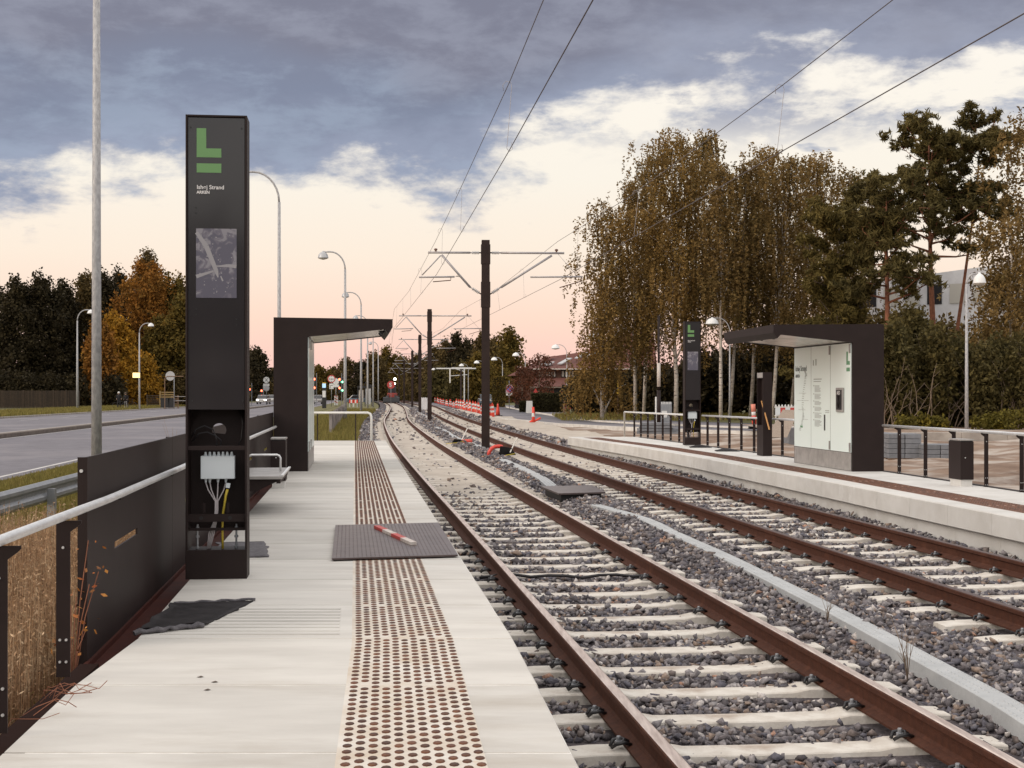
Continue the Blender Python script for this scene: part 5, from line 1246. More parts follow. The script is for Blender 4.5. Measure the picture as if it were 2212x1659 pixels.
blades(7000, lambda y: (TLx(y)-1.42-.25*y, TLx(y)-1.56), 5.2, 18, lambda x, y: np.full(x.shape, -.42), .2, .62, .008, M['grass'], 'green_undergrowth', 'green undergrowth at the foot of the dry stalks', heads=2)
blades(60000, lambda y: (Nr(y)+.25, cL(y)-6.1), 16, 40, lambda x, y: np.full(x.shape, -.215), .05, .14, .014, M['grass'], 'verge_grass', 'yellow green mown grass between the road and the guard rail', lean=.3)
blades(60000, lambda y: (cL(y)-5.2, cL(y)-2.0), 39.5, 130, lambda x, y: np.full(x.shape, -.235), .12, .55, .030, M['grass'], 'long_grass', 'long green grass beyond the end of the near platform', lean=.25)
blades(26000, lambda y: (Kb(y)-9, Kb(y)-.4), 95, 185, lambda x, y: np.full(x.shape, -.09), .08, .3, .05, M['grass'], 'roadside_grass', 'grass strip below the woods beyond the left road', lean=.3)
blades(12000, lambda y: (np.full(y.shape, 3.0), np.full(y.shape, 26.0)), 86, 108, lambda x, y: np.full(x.shape, -.03), .06, .28, .04, M['grass'], 'pavement_grass', 'grass under the birches along the right pavement', lean=.3)
# weeds in the ballast
def weed(x, y, z, h, label, mat='twig'):
    mb = MB()
    for k in range(7):
        a = random.uniform(0, 6.28); l = h*random.uniform(.4, 1); q = .25*l
        m_ = (x+math.cos(a)*q*.3, y+math.sin(a)*q*.3, z+l*.5); mb.tube([(x, y, z), m_, (x+math.cos(a)*q, y+math.sin(a)*q, z+l)], [.003, .0022, .001], 4)
        mb.tube([m_, (m_[0]+random.uniform(-.06, .06), m_[1], z+l*.8)], [.002, .0008], 4)
    tag(mb.build('weed', M[mat], None, True), label, 'weed')
x, y = G(1960, 1470, -.1); weed(x, y, -.1, .42, 'dry spindly weed growing beside the grey duct')
x, y = G(1788, 1345, -.1); weed(x, y, -.1, .22, 'small dry weed by the middle of the grey duct')
x, y = G(335, 955, .9); weed(-2.62*16/10.5+.2, 16, .75, .75, 'bare curly twig showing above the dark screen')
# rust coloured plant by the screen end and twigs on the slab
t = thing('bramble', 'red leaved bramble poking out at the end of the dark screen', 'plant', (-2.17, 7.2, .3)); mb = MB(); lf = []
for k in range(9):
    a = (random.uniform(-.14, .08), random.uniform(-.1, .1), random.uniform(.12, .62)); mb.tube([(-.06, 0, -.2), (a[0]*.5-.03, a[1]*.5, a[2]*.5), a], .0025, 4); lf.append(np.array(a)+rng.normal(scale=.035, size=(12, 3)))
mb.build('stem', M['bark_p'], t); leaf_quads(np.concatenate(lf)[::2], .022, material('bramble_leaves', (.26, .06, .015), .7, 0, (.35, .17, .02), 12, island=.4), 'leaves', t)
t = thing('twigs', 'thin dry reddish twigs trailing over the slab edge', 'twigs'); mb = MB()
for k in range(10):
    x0, y0 = -2.02+random.uniform(-.05, .05), 5.9+random.uniform(-.3, .4); pts = [(x0, y0, .34)]
    for j in range(4): pts.append((pts[-1][0]+random.uniform(.01, .08), pts[-1][1]+random.uniform(-.07, .05), .365+random.uniform(0, .05)))
    mb.tube(pts, .0018, 4)
mb.build('twig', M['bark_p'], t)
for (u, v, lb) in ((447, 1490, 'brown fallen leaf, nearest the camera on the slabs'), (463, 1473, 'brown fallen leaf on the slabs, above another'), (432, 1462, 'tiny brown leaf on the slabs below the ribs')):
    x, y = G(u, v, .363); tag(MB().add([(x-.016, y, .3615), (x, y-.012, .364), (x+.018, y+.004, .362), (x+.002, y+.014, .3655)], [(0, 1, 2, 3)]).build('fallen_leaf', M['bark_d']), lb, 'leaf')

# ---------------------------------------------------------------- left: guard rail, fences, road furniture
t = thing('guard_rail', 'galvanised steel guard rail between the dry stalks and the road verge', 'guard rail')
gx = spline([8, 17, 22.5, 40, 60, 110], [-5.5, -6.2, -6.65, -8.1, -9.8, -13.6])
sweep_along(gx, np.arange(8, 38, .8), [(0, .17), (.02, .17), (.06, .215), (.06, .26), (.01, .30), (.01, .34), (.06, .38), (.06, .42), (.02, .46), (0, .46)]).build('beam', M['galv'], t)
for y in (12, 15.7, 19.4, 23.1, 26.8, 30.5): MB().box(float(gx(y))+.065, float(gx(y))+.17, y-.04, y+.04, -.5, .36).build('post', M['galv'], t)
def fence(name, label, pts, h, mat, post_every, gap=0.0, bw=.1, cat='fence', z=-.1, rails=0):
    t = thing(name, label, cat); mb = MB(); pm = MB(); posts = []
    for (a, b) in zip(pts[:-1], pts[1:]):
        A, B = Vector((*a, 0)), Vector((*b, 0)); l = (B-A).length; d = (B-A)/l; ang = math.atan2(d.y, d.x); k = 0.0
        if rails:
            for r in range(rails): zz = z+h*(r+.6)/rails; mb.rbox((*(A+B).xy/2, zz), (l, .04, h/rails*.5), ang)
        else:
            while k < l: p = A+d*(k+bw/2); hh = h+random.uniform(-.02, .02); mb.rbox((p.x, p.y, z+hh/2), (bw*(1-gap), .03, hh), ang); k += bw
        k = 0.0
        while k <= l+.01: p = A+d*k; posts.append((p.x, p.y)); k += post_every
    mb.build('boards', mat, t)
    for x, y in posts: MB().box(x-.06, x+.06, y-.10, y-.02, z-.2, z+h+.06).build('post', mat, t)
    return t
fence('wooden_fence', 'long dark wooden board fence under the woods at far left', [(XX(-15, 158), 158), (XX(143, 160), 160), (XX(172, 161), 161)], 2.0, M['woodfence'], 3.2, .12, .16)
fence('wooden_fence', 'dark slatted fence behind the cyclists and bins', [(XX(318, 168), 168), (XX(350, 168.5), 168.5)], 1.5, M['woodfence'], 1.7, rails=6)
fence('wooden_fence', 'yellowish slatted fence around the bins at left', [(XX(346, 166), 166), (XX(375, 166.3), 166.3)], 1.9, material('yellow_fence', (.28, .19, .08), .8), 1.6, rails=7)
fence('wooden_fence', 'low slatted fence end right of the bins at left', [(XX(376, 168), 168), (XX(386, 168.3), 168.3)], 1.4, M['pallet'], .5, rails=5)
fence('pedestrian_fence', 'pale tubular pedestrian fence between the grass and the pavement beyond the near platform', [(-7.0, 55), (-10.9, 92), (-11.5, 98)], 1.05, material('weathered_fence', (.30, .27, .26), .6, 0, (.12, .10, .10), 2), 2.0, .72, .14, z=-.22)
fence('pedestrian_fence', 'pale short fence right of the third mast', [(XX(907, 150), 150), (XX(925, 146), 146)], 1.2, M['greywall'], 1.0, .7, .16, z=-.1)
for k, (u, lb) in enumerate(((353, 'black wheelie bin, left one beside the slatted fence at left'), (362, 'black wheelie bin, middle one beside the slatted fence at left'), (370, 'black wheelie bin, right one under the bent pole'))):
    x, y, z = at(u, 164, -.1); tag(MB().prism([(-.25, .05), (.25, .05), (.3, 1.05), (-.3, 1.05)], -.3, .3).box(-.32, .32, -.34, .34, 1.05, 1.12).build('wheelie_bin', M['black'], bevel=.02), lb, 'bin', 'wheelie bins at left').location = (x, y, z)
for k, u in enumerate((1118, 1126, 1134)):
    x, y, z = at(u, 150, -.05); tag(MB().prism([(-.25, .05), (.25, .05), (.3, 1.0), (-.3, 1.0)], -.3, .3).box(-.32, .32, -.34, .34, 1.0, 1.08).build('wheelie_bin', M['black'], bevel=.02), 'black wheelie bin, %s of the three left of the house' % ('leftmost', 'middle one', 'rightmost')[k], 'bin', 'wheelie bins by the house').location = (x, y, z)
def sign_post(name, label, loc, hp, parts, cat='sign', pr=.035, rot=0):
    t = thing(name, label, cat, loc, rot); MB().tube([(0, .03, 0), (0, .03, hp)], pr, 8).build('pole', M['galv'], t, True)
    for p in parts:
        if p[0] == 'disc': MB().disc((p[1], 0, p[2]), p[3], .02).build(p[5], p[4], t)
        elif p[0] == 'box': MB().box(p[1], p[2], p[6] if len(p) > 6 else -.004, .012, p[3], p[4]).build('plate', p[5], t)
    return t
Y = 187; s = sign_post('height_sign', 'round red rimmed height limit sign reading 3,6m on the traffic island', at(716, Y, -.2), 3.9, [('disc', 0, 3.67, .52, M['redpaint'], 'sign_rim'), ('box', -.28, .28, 2.35, 3.05, M['whitepaint'])])
MB().disc((0, -.006, 3.67), .40, .004).build('sign_face', M['whitepaint'], s); text_mesh('3,6m', .34, 'lettering', M['textg'], s, (-.35, -.01, 3.55), (math.pi/2, 0, 0), .004)
MB().prism([(-.08, 4.07), (.08, 4.07), (0, 3.93)], -.012, -.008).prism([(-.08, 3.27), (0, 3.41), (.08, 3.27)], -.012, -.008).build('sign_mark', M['textg'], s)
MB().box(-.16, -.10, -.012, -.006, 2.45, 2.85).box(-.10, .1, -.012, -.006, 2.8, 2.85).prism([(.03, 2.88), (.17, 2.88), (.1, 2.7)], -.012, -.006).build('plate_mark', M['textg'], s)
sign_post('restriction_sign', 'white round sign over a plate partly behind the height limit sign', at(725.5, 190, -.2), 3.4, [('disc', 0, 3.35, .42, M['whitepaint'], 'sign_face'), ('box', -.42, .42, 2.6, 2.95, M['whitepaint'])])
s = sign_post('zone_end_sign', 'round white sign crossed with dark bars above the oncoming car', at(575.4, 215, -.2), 4.2, [('disc', 0, 3.78, .47, M['whitepaint'], 'sign_face'), ('box', -.45, .45, 2.85, 3.22, M['whitepaint'], -.015), ('disc', 0, 2.55, .46, M['lampshade'], 'grey_disc')])
MB().rbox((0, -.01, 3.78), (.82, .008, .06), Matrix.Rotation(.85, 4, 'Y')).rbox((0, -.016, 3.78), (.82, .008, .06), Matrix.Rotation(-.85, 4, 'Y')).build('cross', M['textg'], s)
text_mesh('11t-7', .26, 'lettering', M['textg'], s, (-.36, -.02, 2.95), (math.pi/2, 0, 0), .002)
Y = 150; s = sign_post('no_stopping_sign', 'arched blue and red no stopping sign left of the house', at(1100, Y, -.05), 3.0, [('box', -.32, .32, 1.42, 1.62, M['whitepaint'])])
MB().disc((.06, -.006, 2.15), .42, .01).box(-.36, .48, -.006, .004, 1.68, 2.15).build('sign_back', material('pink_grey', (.45, .32, .36), .6), s)
MB().disc((.06, -.012, 2.08), .36, .005).build('sign_rim', M['redpaint'], s); MB().disc((.06, -.016, 2.08), .27, .004).build('sign_face', M['bluep'], s)
MB().rbox((.06, -.02, 2.08), (.62, .008, .07), Matrix.Rotation(.785, 4, 'Y')).rbox((.06, -.024, 2.08), (.62, .008, .07), Matrix.Rotation(-.785, 4, 'Y')).build('cross', M['redpaint'], s)
s = sign_post('stop_sign', 'red round sign with white marks beside the digger at the end of the tracks', at(848.5-4, 225, -.2), 3.6, [('disc', 0, 3.1, .62, M['redpaint'], 'sign_face')])
text_mesh('S', .9, 'lettering', M['whitepaint'], s, (-.28, -.01, 2.8), (math.pi/2, 0, 0), .02)
s = sign_post('round_sign', 'grey back of a round sign on a bent pole at left', at(376, 152, -.1), 3.6, []); MB().disc((-.42, 0, 3.55), .5, .02).build('sign_face', M['lampshade'], s)
t = thing('bent_pole', 'thin bent pole with a horizontal top above the bins at left', 'pole', at(364-8, 152, -.1)); MB().tube([(0, 0, 0), (0, 0, 3.2), (.1, 0, 3.4), (.3, 0, 3.5), (2.0, 0, 3.5)], .05, 6).build('pole', M['pallet'], t)
t = thing('lit_board', 'small glowing yellow sign board by the second slender lamp', 'sign', at(294.5, 150, -.1)); MB().box(-.42, .42, 0, .15, 3.3, 3.9).build('housing', M['black'], t)
MB().box(-.38, .38, -.02, -.001, 3.34, 3.86).build('lit_face', M['e_sign'], t); MB().tube([(.3, .2, 0), (.3, .2, 3.4)], .04, 6).build('pole', M['galv'], t)
t = thing('barrier_frame', 'low tubular frame by the roadside right of the round grey sign', 'frame', at(386, 168, -.1)); MB().tube([(-.9, 0, 0), (-.9, 0, 1.3), (1.0, 0, 1.3), (1.0, 0, 0)], .04, 6).tube([(-.9, 0, .8), (1, 0, .8)], .04, 6).build('tube', M['plinth'], t)
def traffic_light(u, v, Y, label, cols, ph=None):
    x, y, z = P(u, v, Y); t = thing('traffic_light', label, 'traffic light', (x, y, 0), 0, 'traffic lights at the junction')
    MB().tube([(.3, .1, -.2), (.3, .1, z+.9)], .05, 6).build('pole', M['galv'], t)
    for i, c in enumerate(cols):
        zz = z-i*1.25; hz = MB(); hz.box(-.19, .19, 0, .2, zz-.75 if c == 'e_red' else zz-.25, zz+.25 if c == 'e_red' else zz+.75); h = hz.build('signal_head', M['black'], t, bevel=.02)
        MB().disc((0, -.02, zz), .16, .02, 16).build('lens', M[c], h)
traffic_light(679, 819, 205, 'red traffic light pair seen through the end glass of the near shelter', ['e_red', 'e_red'])
traffic_light(733.5, 819.5, 205, 'red traffic light pair right of the height limit sign', ['e_red', 'e_red'])
traffic_light(739, 825, 212, 'green traffic light pair right of the height limit sign', ['e_green', 'e_green'])
traffic_light(539, 841, 205, 'red traffic light beside the near pylon', ['e_red'])
traffic_light(565, 844, 240, 'dim red traffic light left of the crossed round sign', ['e_red'])
# black ticket pillar
t = thing('info_post', 'black post with a lit blue display and a white notice on the island', 'post', at(700, 170, -.2)); MB().box(-.24, .24, 0, .3, 0, 2.95).build('casing', M['black'], t, bevel=.02)
MB().box(-.21, .21, -.02, -.001, 2.45, 2.95).build('display', M['e_screen'], t); MB().box(-.21, .21, -.022, -.002, 2.96, 3.08).build('cap', M['yellowp'], t); MB().box(-.19, .19, -.02, -.001, 1.3, 2.1).build('notice', M['whitepaint'], t)
t = thing('chevron_board', 'red and white chevron bollard on the island', 'bollard', at(726, 200, -.2)); 
for k in range(6): MB().rbox((0, 0, .35+k*.2), (.5, .05, .1), Matrix.Rotation(.6, 4, 'Y')).build('stripe', M['redpaint' if k % 2 else 'whitepaint'], t)
MB().box(-.26, .26, .03, .06, .1, 1.4).build('board', M['whitepaint'], t)
# bus shelter
t = thing('bus_shelter', 'small black framed glass bus shelter beyond the near platform', 'shelter', at(788, 190, -.2)); 
fr = MB(); fr.box(-1.0, 1.0, 0, 1.4, 2.5, 2.75); 
for x in (-.98, -.02, .9): fr.box(x, x+.1, 0, .1, 0, 2.5)
fr.build('frame', M['black'], t); MB().box(-.8, -.2, .02, .05, .6, 2.2).build('poster', M['curtain'], t); MB().box(.1, .8, .04, .06, .3, 2.4).build('glass', M['lampshade'], t)
MB().tube([(-.1, 0, 2.7), (.05, 0, 3.2), (.5, 0, 2.9), (1.3, 0, 2.7)], .05, 5).build('roof_edge', M['black'], t)
# striped barriers by the shelter
for k, (u, lb) in enumerate(((759, 'red and white barrier left of the bus shelter'), (768, 'red and white barrier touching the bus shelter'))):
    t = thing('roadworks_barrier', lb, 'barrier', at(u, 185, -.2), 0, 'roadworks barriers'); b = MB(); MB().box(-.3, .3, 0, .05, .5, .95).build('board', M['redrefl'], t); MB().box(-.09, .09, -.01, -.001, .5, .95).build('stripe', M['whitepaint'], t); MB().box(-.25, -.18, 0, .05, 0, .5).box(.18, .25, 0, .05, 0, .5).build('leg', M['whitepaint'], t)

# cars
def car(name, label, loc, rot, paint, front, lit=True):
    t = thing(name, label, 'car', loc, rot, 'cars at the junction'); L_, W_ = 4.3, 1.78
    lower = [(-2.15, .30), (-2.18, .62), (-2.0, .86), (-1.5, .92), (1.0, .98), (2.05, .88), (2.15, .60), (2.12, .28)]
    b = MB(); n = len(lower); vs = []
    for yy, sc in ((-W_/2, .94), (-W_/2+.08, 1), (W_/2-.08, 1), (W_/2, .94)): vs += [(x*sc, yy, z if sc == 1 else .3+(z-.3)*.92) for x, z in lower]
    fs = [(k*n+i, k*n+(i+1) % n, (k+1)*n+(i+1) % n, (k+1)*n+i) for k in range(3) for i in range(n)]+[tuple(range(n-1, -1, -1)), tuple(range(3*n, 4*n))]
    b.add(vs, fs); body = b.build('body', paint, t, bevel=.03)
    c = MB(); top = [(-1.55, .90), (-1.05, 1.42), (.55, 1.45), (1.75, .95)]; tv = []
    for yy, in_ in ((-W_/2+.1, 0), (-W_/2+.22, 1), (W_/2-.22, 1), (W_/2-.1, 0)): tv += [(x, yy if (z < 1 or in_) else yy, z if (in_ or z < 1) else .95) for x, z in top]
    c.prism([(a_, b_) for a_, b_ in top], -W_/2+.14, W_/2-.14); c.build('cabin', M['glass'], t, bevel=.05)
    MB().prism([(-1.0, 1.40), (-.95, 1.46), (.5, 1.49), (.62, 1.42)], -W_/2+.16, W_/2-.16).build('roof', paint, t)
    for x in (-1.35, 1.35):
        for y in (-W_/2+.02, W_/2-.22):
            w = MB(); w.tube([(x, y, .31), (x, y+.2, .31)], .31, 14); ww = w.build('wheel', M['blackrub'], t); MB().tube([(x, y-.005, .31), (x, y+.205, .31)], .18, 10).build('rim', M['galv'], ww)
    for y in (-.62, .62):
        MB().box(-2.21, -2.14, y-.16, y+.16, .60, .76).build('headlight', M['e_head'] if (front and lit) else M['lampglass'], t); MB().box(2.10, 2.19, y-.17, y+.17, .62, .80).build('tail_light', M['e_tail'] if (not front and lit) else M['redpaint'], t)
    MB().box(-2.20, -2.17, -.26, .26, .40, .50).box(2.14, 2.17, -.26, .26, .5, .6).build('number_plate', M['whitepaint'], t)
    return t
car('oncoming_car', 'silver car with bright headlights coming towards the camera on the left road', at(569.5, 230, -.2), math.pi/2, M['carwhite'], True)
car('oncoming_car', 'second oncoming pale car half hidden by the near shelter', at(588, 250, -.2), math.pi/2, M['carwhite'], True, False)
car('departing_car', 'grey car with red tail lights driving away beside the island post', at(687, 230, -.2), math.pi/2, M['cargrey'], False)
car('crossing_car', 'blue grey car crossing behind the bus shelter', at(775, 232, -.2), 0.2, M['carblue'], True, False)
car('parked_car', 'dark parked car by the bushes right of the markers', at(1048, 190, -.05), math.pi/2+.1, M['carblue'], True, False)
car('parked_car', 'white car parked beyond the row of markers', at(1000, 250, -.05), .1, M['whitepaint'], True, False)
# fix rotation: car front is -x; rot +90deg turns front to -y (towards the camera)

# digger
t = thing('wheel_loader', 'dark wheel loader with a wide black bucket standing on the near track', 'loader', at(846, 236, -.1))
MB().prism([(-.9, .05), (-1.0, .25), (-.75, .95), (-.4, 1.0), (-.4, .05)], -1.35, 1.35, 'x').build('bucket', M['black'], t)
MB().box(-.75, .75, .2, 2.8, .7, 1.7).build('body', M['carred'], t, bevel=.05)
MB().box(-.65, .65, .9, 2.1, 1.7, 3.0).build('cab', M['glass'], t, bevel=.05); MB().box(-.72, .72, .8, 2.2, 3.0, 3.12).build('cab_roof', M['black'], t)
MB().tube([(-.55, -.5, .6), (-.55, .3, 1.5), (-.5, 1, 1.6)], .09, 6).tube([(.55, -.5, .6), (.55, .3, 1.5), (.5, 1, 1.6)], .09, 6).build('lift_arm', M['black'], t)
for x in (-.95, .65):
    for y in (.3, 2.2): MB().tube([(x, y, .65), (x+.32, y, .65)], .6, 14).build('wheel', M['blackrub'], t)
for x in (-.45, .45): MB().disc((x, .75, 3.25), .14, .06, 12).build('work_light', M['e_work'], t)
MB().disc((.48, .7, 4.0), .22, .06, 12).build('work_light', M['e_work'], t); MB().tube([(.5, .8, 3.1), (.5, .8, 4.0)], .04, 5).build('light_post', M['black'], t)

# people on the left
def person(label, loc, rot, pose, helmet, stripes):
    J = pose; names = list(J.keys()); me = bpy.data.meshes.new('person')
    E_ = [('pelvis', 'chest'), ('chest', 'neck'), ('neck', 'head'), ('head', 'crown'), ('chest', 'shl'), ('shl', 'ell'), ('ell', 'hal'), ('chest', 'shr'), ('shr', 'elr'), ('elr', 'har'), ('pelvis', 'hil'), ('hil', 'knl'), ('knl', 'anl'), ('anl', 'tol'), ('pelvis', 'hir'), ('hir', 'knr'), ('knr', 'anr'), ('anr', 'tor')]
    R_ = dict(pelvis=.15, chest=.17, neck=.06, head=.095, crown=.085, shl=.075, ell=.05, hal=.035, shr=.075, elr=.05, har=.035, hil=.10, knl=.065, anl=.042, tol=.04, hir=.10, knr=.065, anr=.042, tor=.04)
    me.from_pydata([J[k] for k in names], [(names.index(a), names.index(b)) for a, b in E_], []); o = bpy.data.objects.new('person', me); C.objects.link(o)
    sk = o.modifiers.new('skin', 'SKIN'); 
    for i, k in enumerate(names): me.skin_vertices[0].data[i].radius = (R_[k], R_[k])
    me.skin_vertices[0].data[names.index('pelvis')].use_root = True
    o.modifiers.new('sub', 'SUBSURF').levels = 1; dg = bpy.context.evaluated_depsgraph_get(); m2 = bpy.data.meshes.new_from_object(o.evaluated_get(dg)); bpy.data.objects.remove(o)
    m2.materials.clear(); m2.materials.append(M['cloth']); m2.materials.append(M['skin'])
    hz = J['neck'][2]+.03
    for p in m2.polygons:
        p.use_smooth = True
        if p.center.z > hz or (p.center-Vector(J['hal'])).length < .09 or (p.center-Vector(J['har'])).length < .09: p.material_index = 1
    b = bpy.data.objects.new('person', m2); C.objects.link(b); tag(b, label, 'person', 'people at the roadside'); b.location = loc; b.rotation_euler = (0, 0, rot)
    hc = J['head']; MB().lathe([(.125, -.02), (.13, .05), (.10, .13), (.04, .165)], (hc[0], hc[1], hc[2]+.04), 12).build('helmet' if helmet else 'hair', M['clothw'] if helmet else M['bark_d'], b, True)
    if stripes:
        s_ = MB()
        for q in ('l', 'r'): a = Vector(J['hi'+q]); k_ = Vector(J['kn'+q]); n_ = Vector(J['an'+q]); s_.tube([a+Vector((0, -.11, -.1)), k_+Vector((0, -.085, 0)), n_+Vector((0, -.06, .05))], .022, 5)
        s_.build('trouser_stripe', M['clothw'], b)
    return b
stand = dict(pelvis=(0, 0, .95), chest=(0, 0, 1.30), neck=(0, -.02, 1.50), head=(0, -.03, 1.62), crown=(0, -.02, 1.74), shl=(-.18, 0, 1.42), ell=(-.25, -.06, 1.15), hal=(-.22, -.28, 1.0), shr=(.18, 0, 1.42), elr=(.26, -.05, 1.15), har=(.25, -.26, 1.0), hil=(-.09, 0, .90), knl=(-.10, -.03, .50), anl=(-.11, 0, .09), tol=(-.11, -.16, .04), hir=(.09, 0, .90), knr=(.14, -.1, .50), anr=(.16, .02, .09), tor=(.16, -.14, .04))
person('person in dark clothes with a white helmet standing over a bicycle at left', at(256.5, 150, -.05), .3, stand, True, False)
st2 = dict(stand); st2.update(chest=(.02, -.1, 1.27), neck=(.03, -.17, 1.44), head=(.03, -.22, 1.54), crown=(.03, -.23, 1.66), hal=(-.05, -.42, .95), har=(.28, -.42, .95), shl=(-.16, -.1, 1.38), shr=(.2, -.1, 1.38))
person('person in dark clothes with white striped trousers bending beside the helmeted cyclist', at(272.5, 150, -.05), -.2, st2, False, True)
def bicycle(label, loc, rot):
    t = thing('bicycle', label, 'bicycle', loc, rot, 'bicycles at the roadside')
    for x in (-.52, .52):
        w = MB(); w.tube([(x+.33*math.cos(a), 0, .34+.33*math.sin(a)) for a in [k*math.pi/10 for k in range(21)]], .018, 5, False); w.build('wheel', M['blackrub'], t)
    MB().tube([(-.52, 0, .34), (-.15, 0, .78), (.36, 0, .80), (.52, 0, .34)], .016, 5).tube([(-.15, 0, .78), (-.02, 0, .32), (.36, 0, .78)], .016, 5).tube([(-.52, 0, .34), (-.02, 0, .32)], .014, 5).build('frame', M['black'], t)
    MB().tube([(.34, -.28, 1.02), (.34, 0, .98), (.34, .28, 1.02)], .014, 5).tube([(.36, 0, .8), (.34, 0, .98)], .014, 5).build('handlebar', M['black'], t); MB().box(-.28, -.04, -.07, .07, .90, .95).build('saddle', M['black'], t); MB().tube([(-.15, 0, .78), (-.16, 0, .9)], .014, 5).build('seat_post', M['black'], t)
bicycle('bicycle held by the person with the white helmet', at(260, 149.4, -.05), .5); bicycle('bicycle beside the person with striped trousers', at(279, 150.4, -.05), -.15)

# ---------------------------------------------------------------- right side: cones, markers, house, hedge
def marker(loc, h, label, group, rot=0, tilt=0):
    t = thing('traffic_marker', label, 'marker post', loc, rot, group)
    MB().box(-.20, .20, -.14, .14, 0, .07).build('foot', M['blackrub'], t)
    b = MB(); b.box(-.085, .085, -.025, .025, .07, h); b.build('blade', M['redrefl'], t)
    MB().box(-.087, .087, -.027, .027, h*.40, h*.55).build('reflector', M['whitepaint'], t); MB().box(-.087, .087, -.027, .027, h*.72, h*.87).build('reflector', M['whitepaint'], t)
    MB().box(-.035, .035, -.03, .03, h, h+.10).build('handle', M['redrefl'], t)
    t.rotation_euler = (tilt, tilt*.5, rot); return t
gm_ = 'row of red and white marker blades along the far track'
p = None
for k in range(34):
    f = k/33; Y = 262*(1-f)+100*f; Y = 1/((1-f)/262+f/101); u = 933+(1066-933)*f**1.05; x = XX(u, Y)
    loc = (x, Y, -.12); a = random.uniform(-.5, .5)
    if p is None: p = marker(loc, .92, 'red and white plastic marker blade in the long row along the curve', gm_, a)
    else: q = dup(p, loc, a); q.rotation_euler = (random.uniform(-.08, .08), random.uniform(-.14, .14), a); q.scale = (random.uniform(.8, 1.1), 1, random.uniform(.78, 1.12))
def cone(loc, label, h=.95, broken=False):
    t = thing('traffic_cone', label, 'cone', loc, 0, 'single orange cones'); MB().prism([(-.33, -.33), (.33, -.33), (.33, .33), (-.33, .33)], 0, .09, 'z').build('foot', M['blackrub'], t)
    if broken:
        MB().tube([(0, 0, .06), (.02, 0, .5), (0, 0, h)], [.10, .085, .075], 10).build('cone_body', M['redrefl'], t, True); MB().tube([(.0, 0, .14), (.30, 0, .30), (.42, .02, .36)], .06, 8).tube([(-.18, 0, .10), (-.02, 0, .22)], .07, 8).build('broken_arm', M['redrefl'], t, True)
        MB().tube([(.012, 0, .44), (.004, 0, .64)], [.094, .088], 10).build('reflector', M['whitepaint'], t)
    else:
        MB().lathe([(.17, .09), (.12, .5), (.065, .8), (.06, h)], (0, 0, 0), 12).build('cone_body', M['redrefl'], t, True); MB().lathe([(.120, .50), (.090, .66)], (0, 0, 0), 12, False).build('reflector', M['whitepaint'], t)
cone(at(1075.5, 105, -.10), 'tall orange and white cone right of the first mast'); cone(at(1151.6, 80, -.12), 'broken orange cone with a sagging arm on a black foot beside the far track', .98, True)
g2 = 'tall round marker posts right of the far railing'
for u, v, lb, tl in ((1629.5, 921, 'faded orange marker post, left one by the dark pillar', -.03), (1643, 930, 'orange marker post touching the dark pillar', .01)):
    Y = 66; x, y, z = P(u, v, Y); t = thing('marker_post', lb, 'marker post', (x, y, z), 0, g2); MB().box(-.25, .25, -.2, .2, -.12, 0).build('foot', M['blackrub'], t)
    MB().tube([(0, 0, 0), (tl, 0, .5)], .105, 12).build('tube', M['redrefl'], t, True); MB().tube([(tl, 0, .5), (tl*1.3, 0, .68)], .10, 12).build('reflector', M['whitepaint'], t, True); MB().tube([(tl*1.3, 0, .68), (tl*2, 0, 1.03)], .105, 12).build('upper_tube', material('faded_orange', (.70, .25, .18), .6) if tl < 0 else M['redrefl'], t, True)
# plastic fence
Y = 52; x, y, z = P(1676, 930, Y); t = thing('plastic_barrier', 'white plastic fence section with a red and white panel left of the far shelter doors', 'barrier', (x, y, z))
for k in range(13): MB().tube([(k*.115, 0, .05), (k*.115, 0, .92)], [.022, .022], 6).lathe([(.025, .88), (.032, .92), (.0, .96)], (k*.115, 0, 0), 6).build('picket', M['whitepaint'], t, True)
MB().box(-.05, 1.43, -.03, .03, .84, .88).box(-.05, 1.43, -.03, .03, .52, .56).box(-.05, 1.43, -.03, .03, .12, .16).build('rail', M['whitepaint'], t)
for k in range(8): MB().box(-.02+k*.18, .155+k*.18, -.045, -.031, .565, .835).build('panel', M['redpaint'] if k % 2 else M['boxgrey'], t)
p0 = Vector(P(1680, 945, 44)); p1 = Vector(P(1706, 886, 47)); d = (p1-p0)
tag(MB().add([p0+Vector((-.35, 0, 0)), p0+Vector((.30, .05, 0)), p1+Vector((.30, 0, 0)), p1+Vector((-.22, 0, .02)), p0+Vector((-.35, .04, 0)), p0+Vector((.30, .09, 0)), p1+Vector((.30, .04, 0)), p1+Vector((-.22, .04, .02))],
             [(0, 1, 2, 3), (7, 6, 5, 4), (0, 4, 5, 1), (1, 5, 6, 2), (2, 6, 7, 3), (3, 7, 4, 0)]).build('leaning_board', M['wood']), 'grey wooden board leaning against the white plastic fence', 'board')
tag(MB().rbox((XX(1722, 47), 47, .05), (.8, .9, .9), .1).build('block_stack', M['paver']), 'grey block stack half hidden behind the far shelter doors', 'pavers')
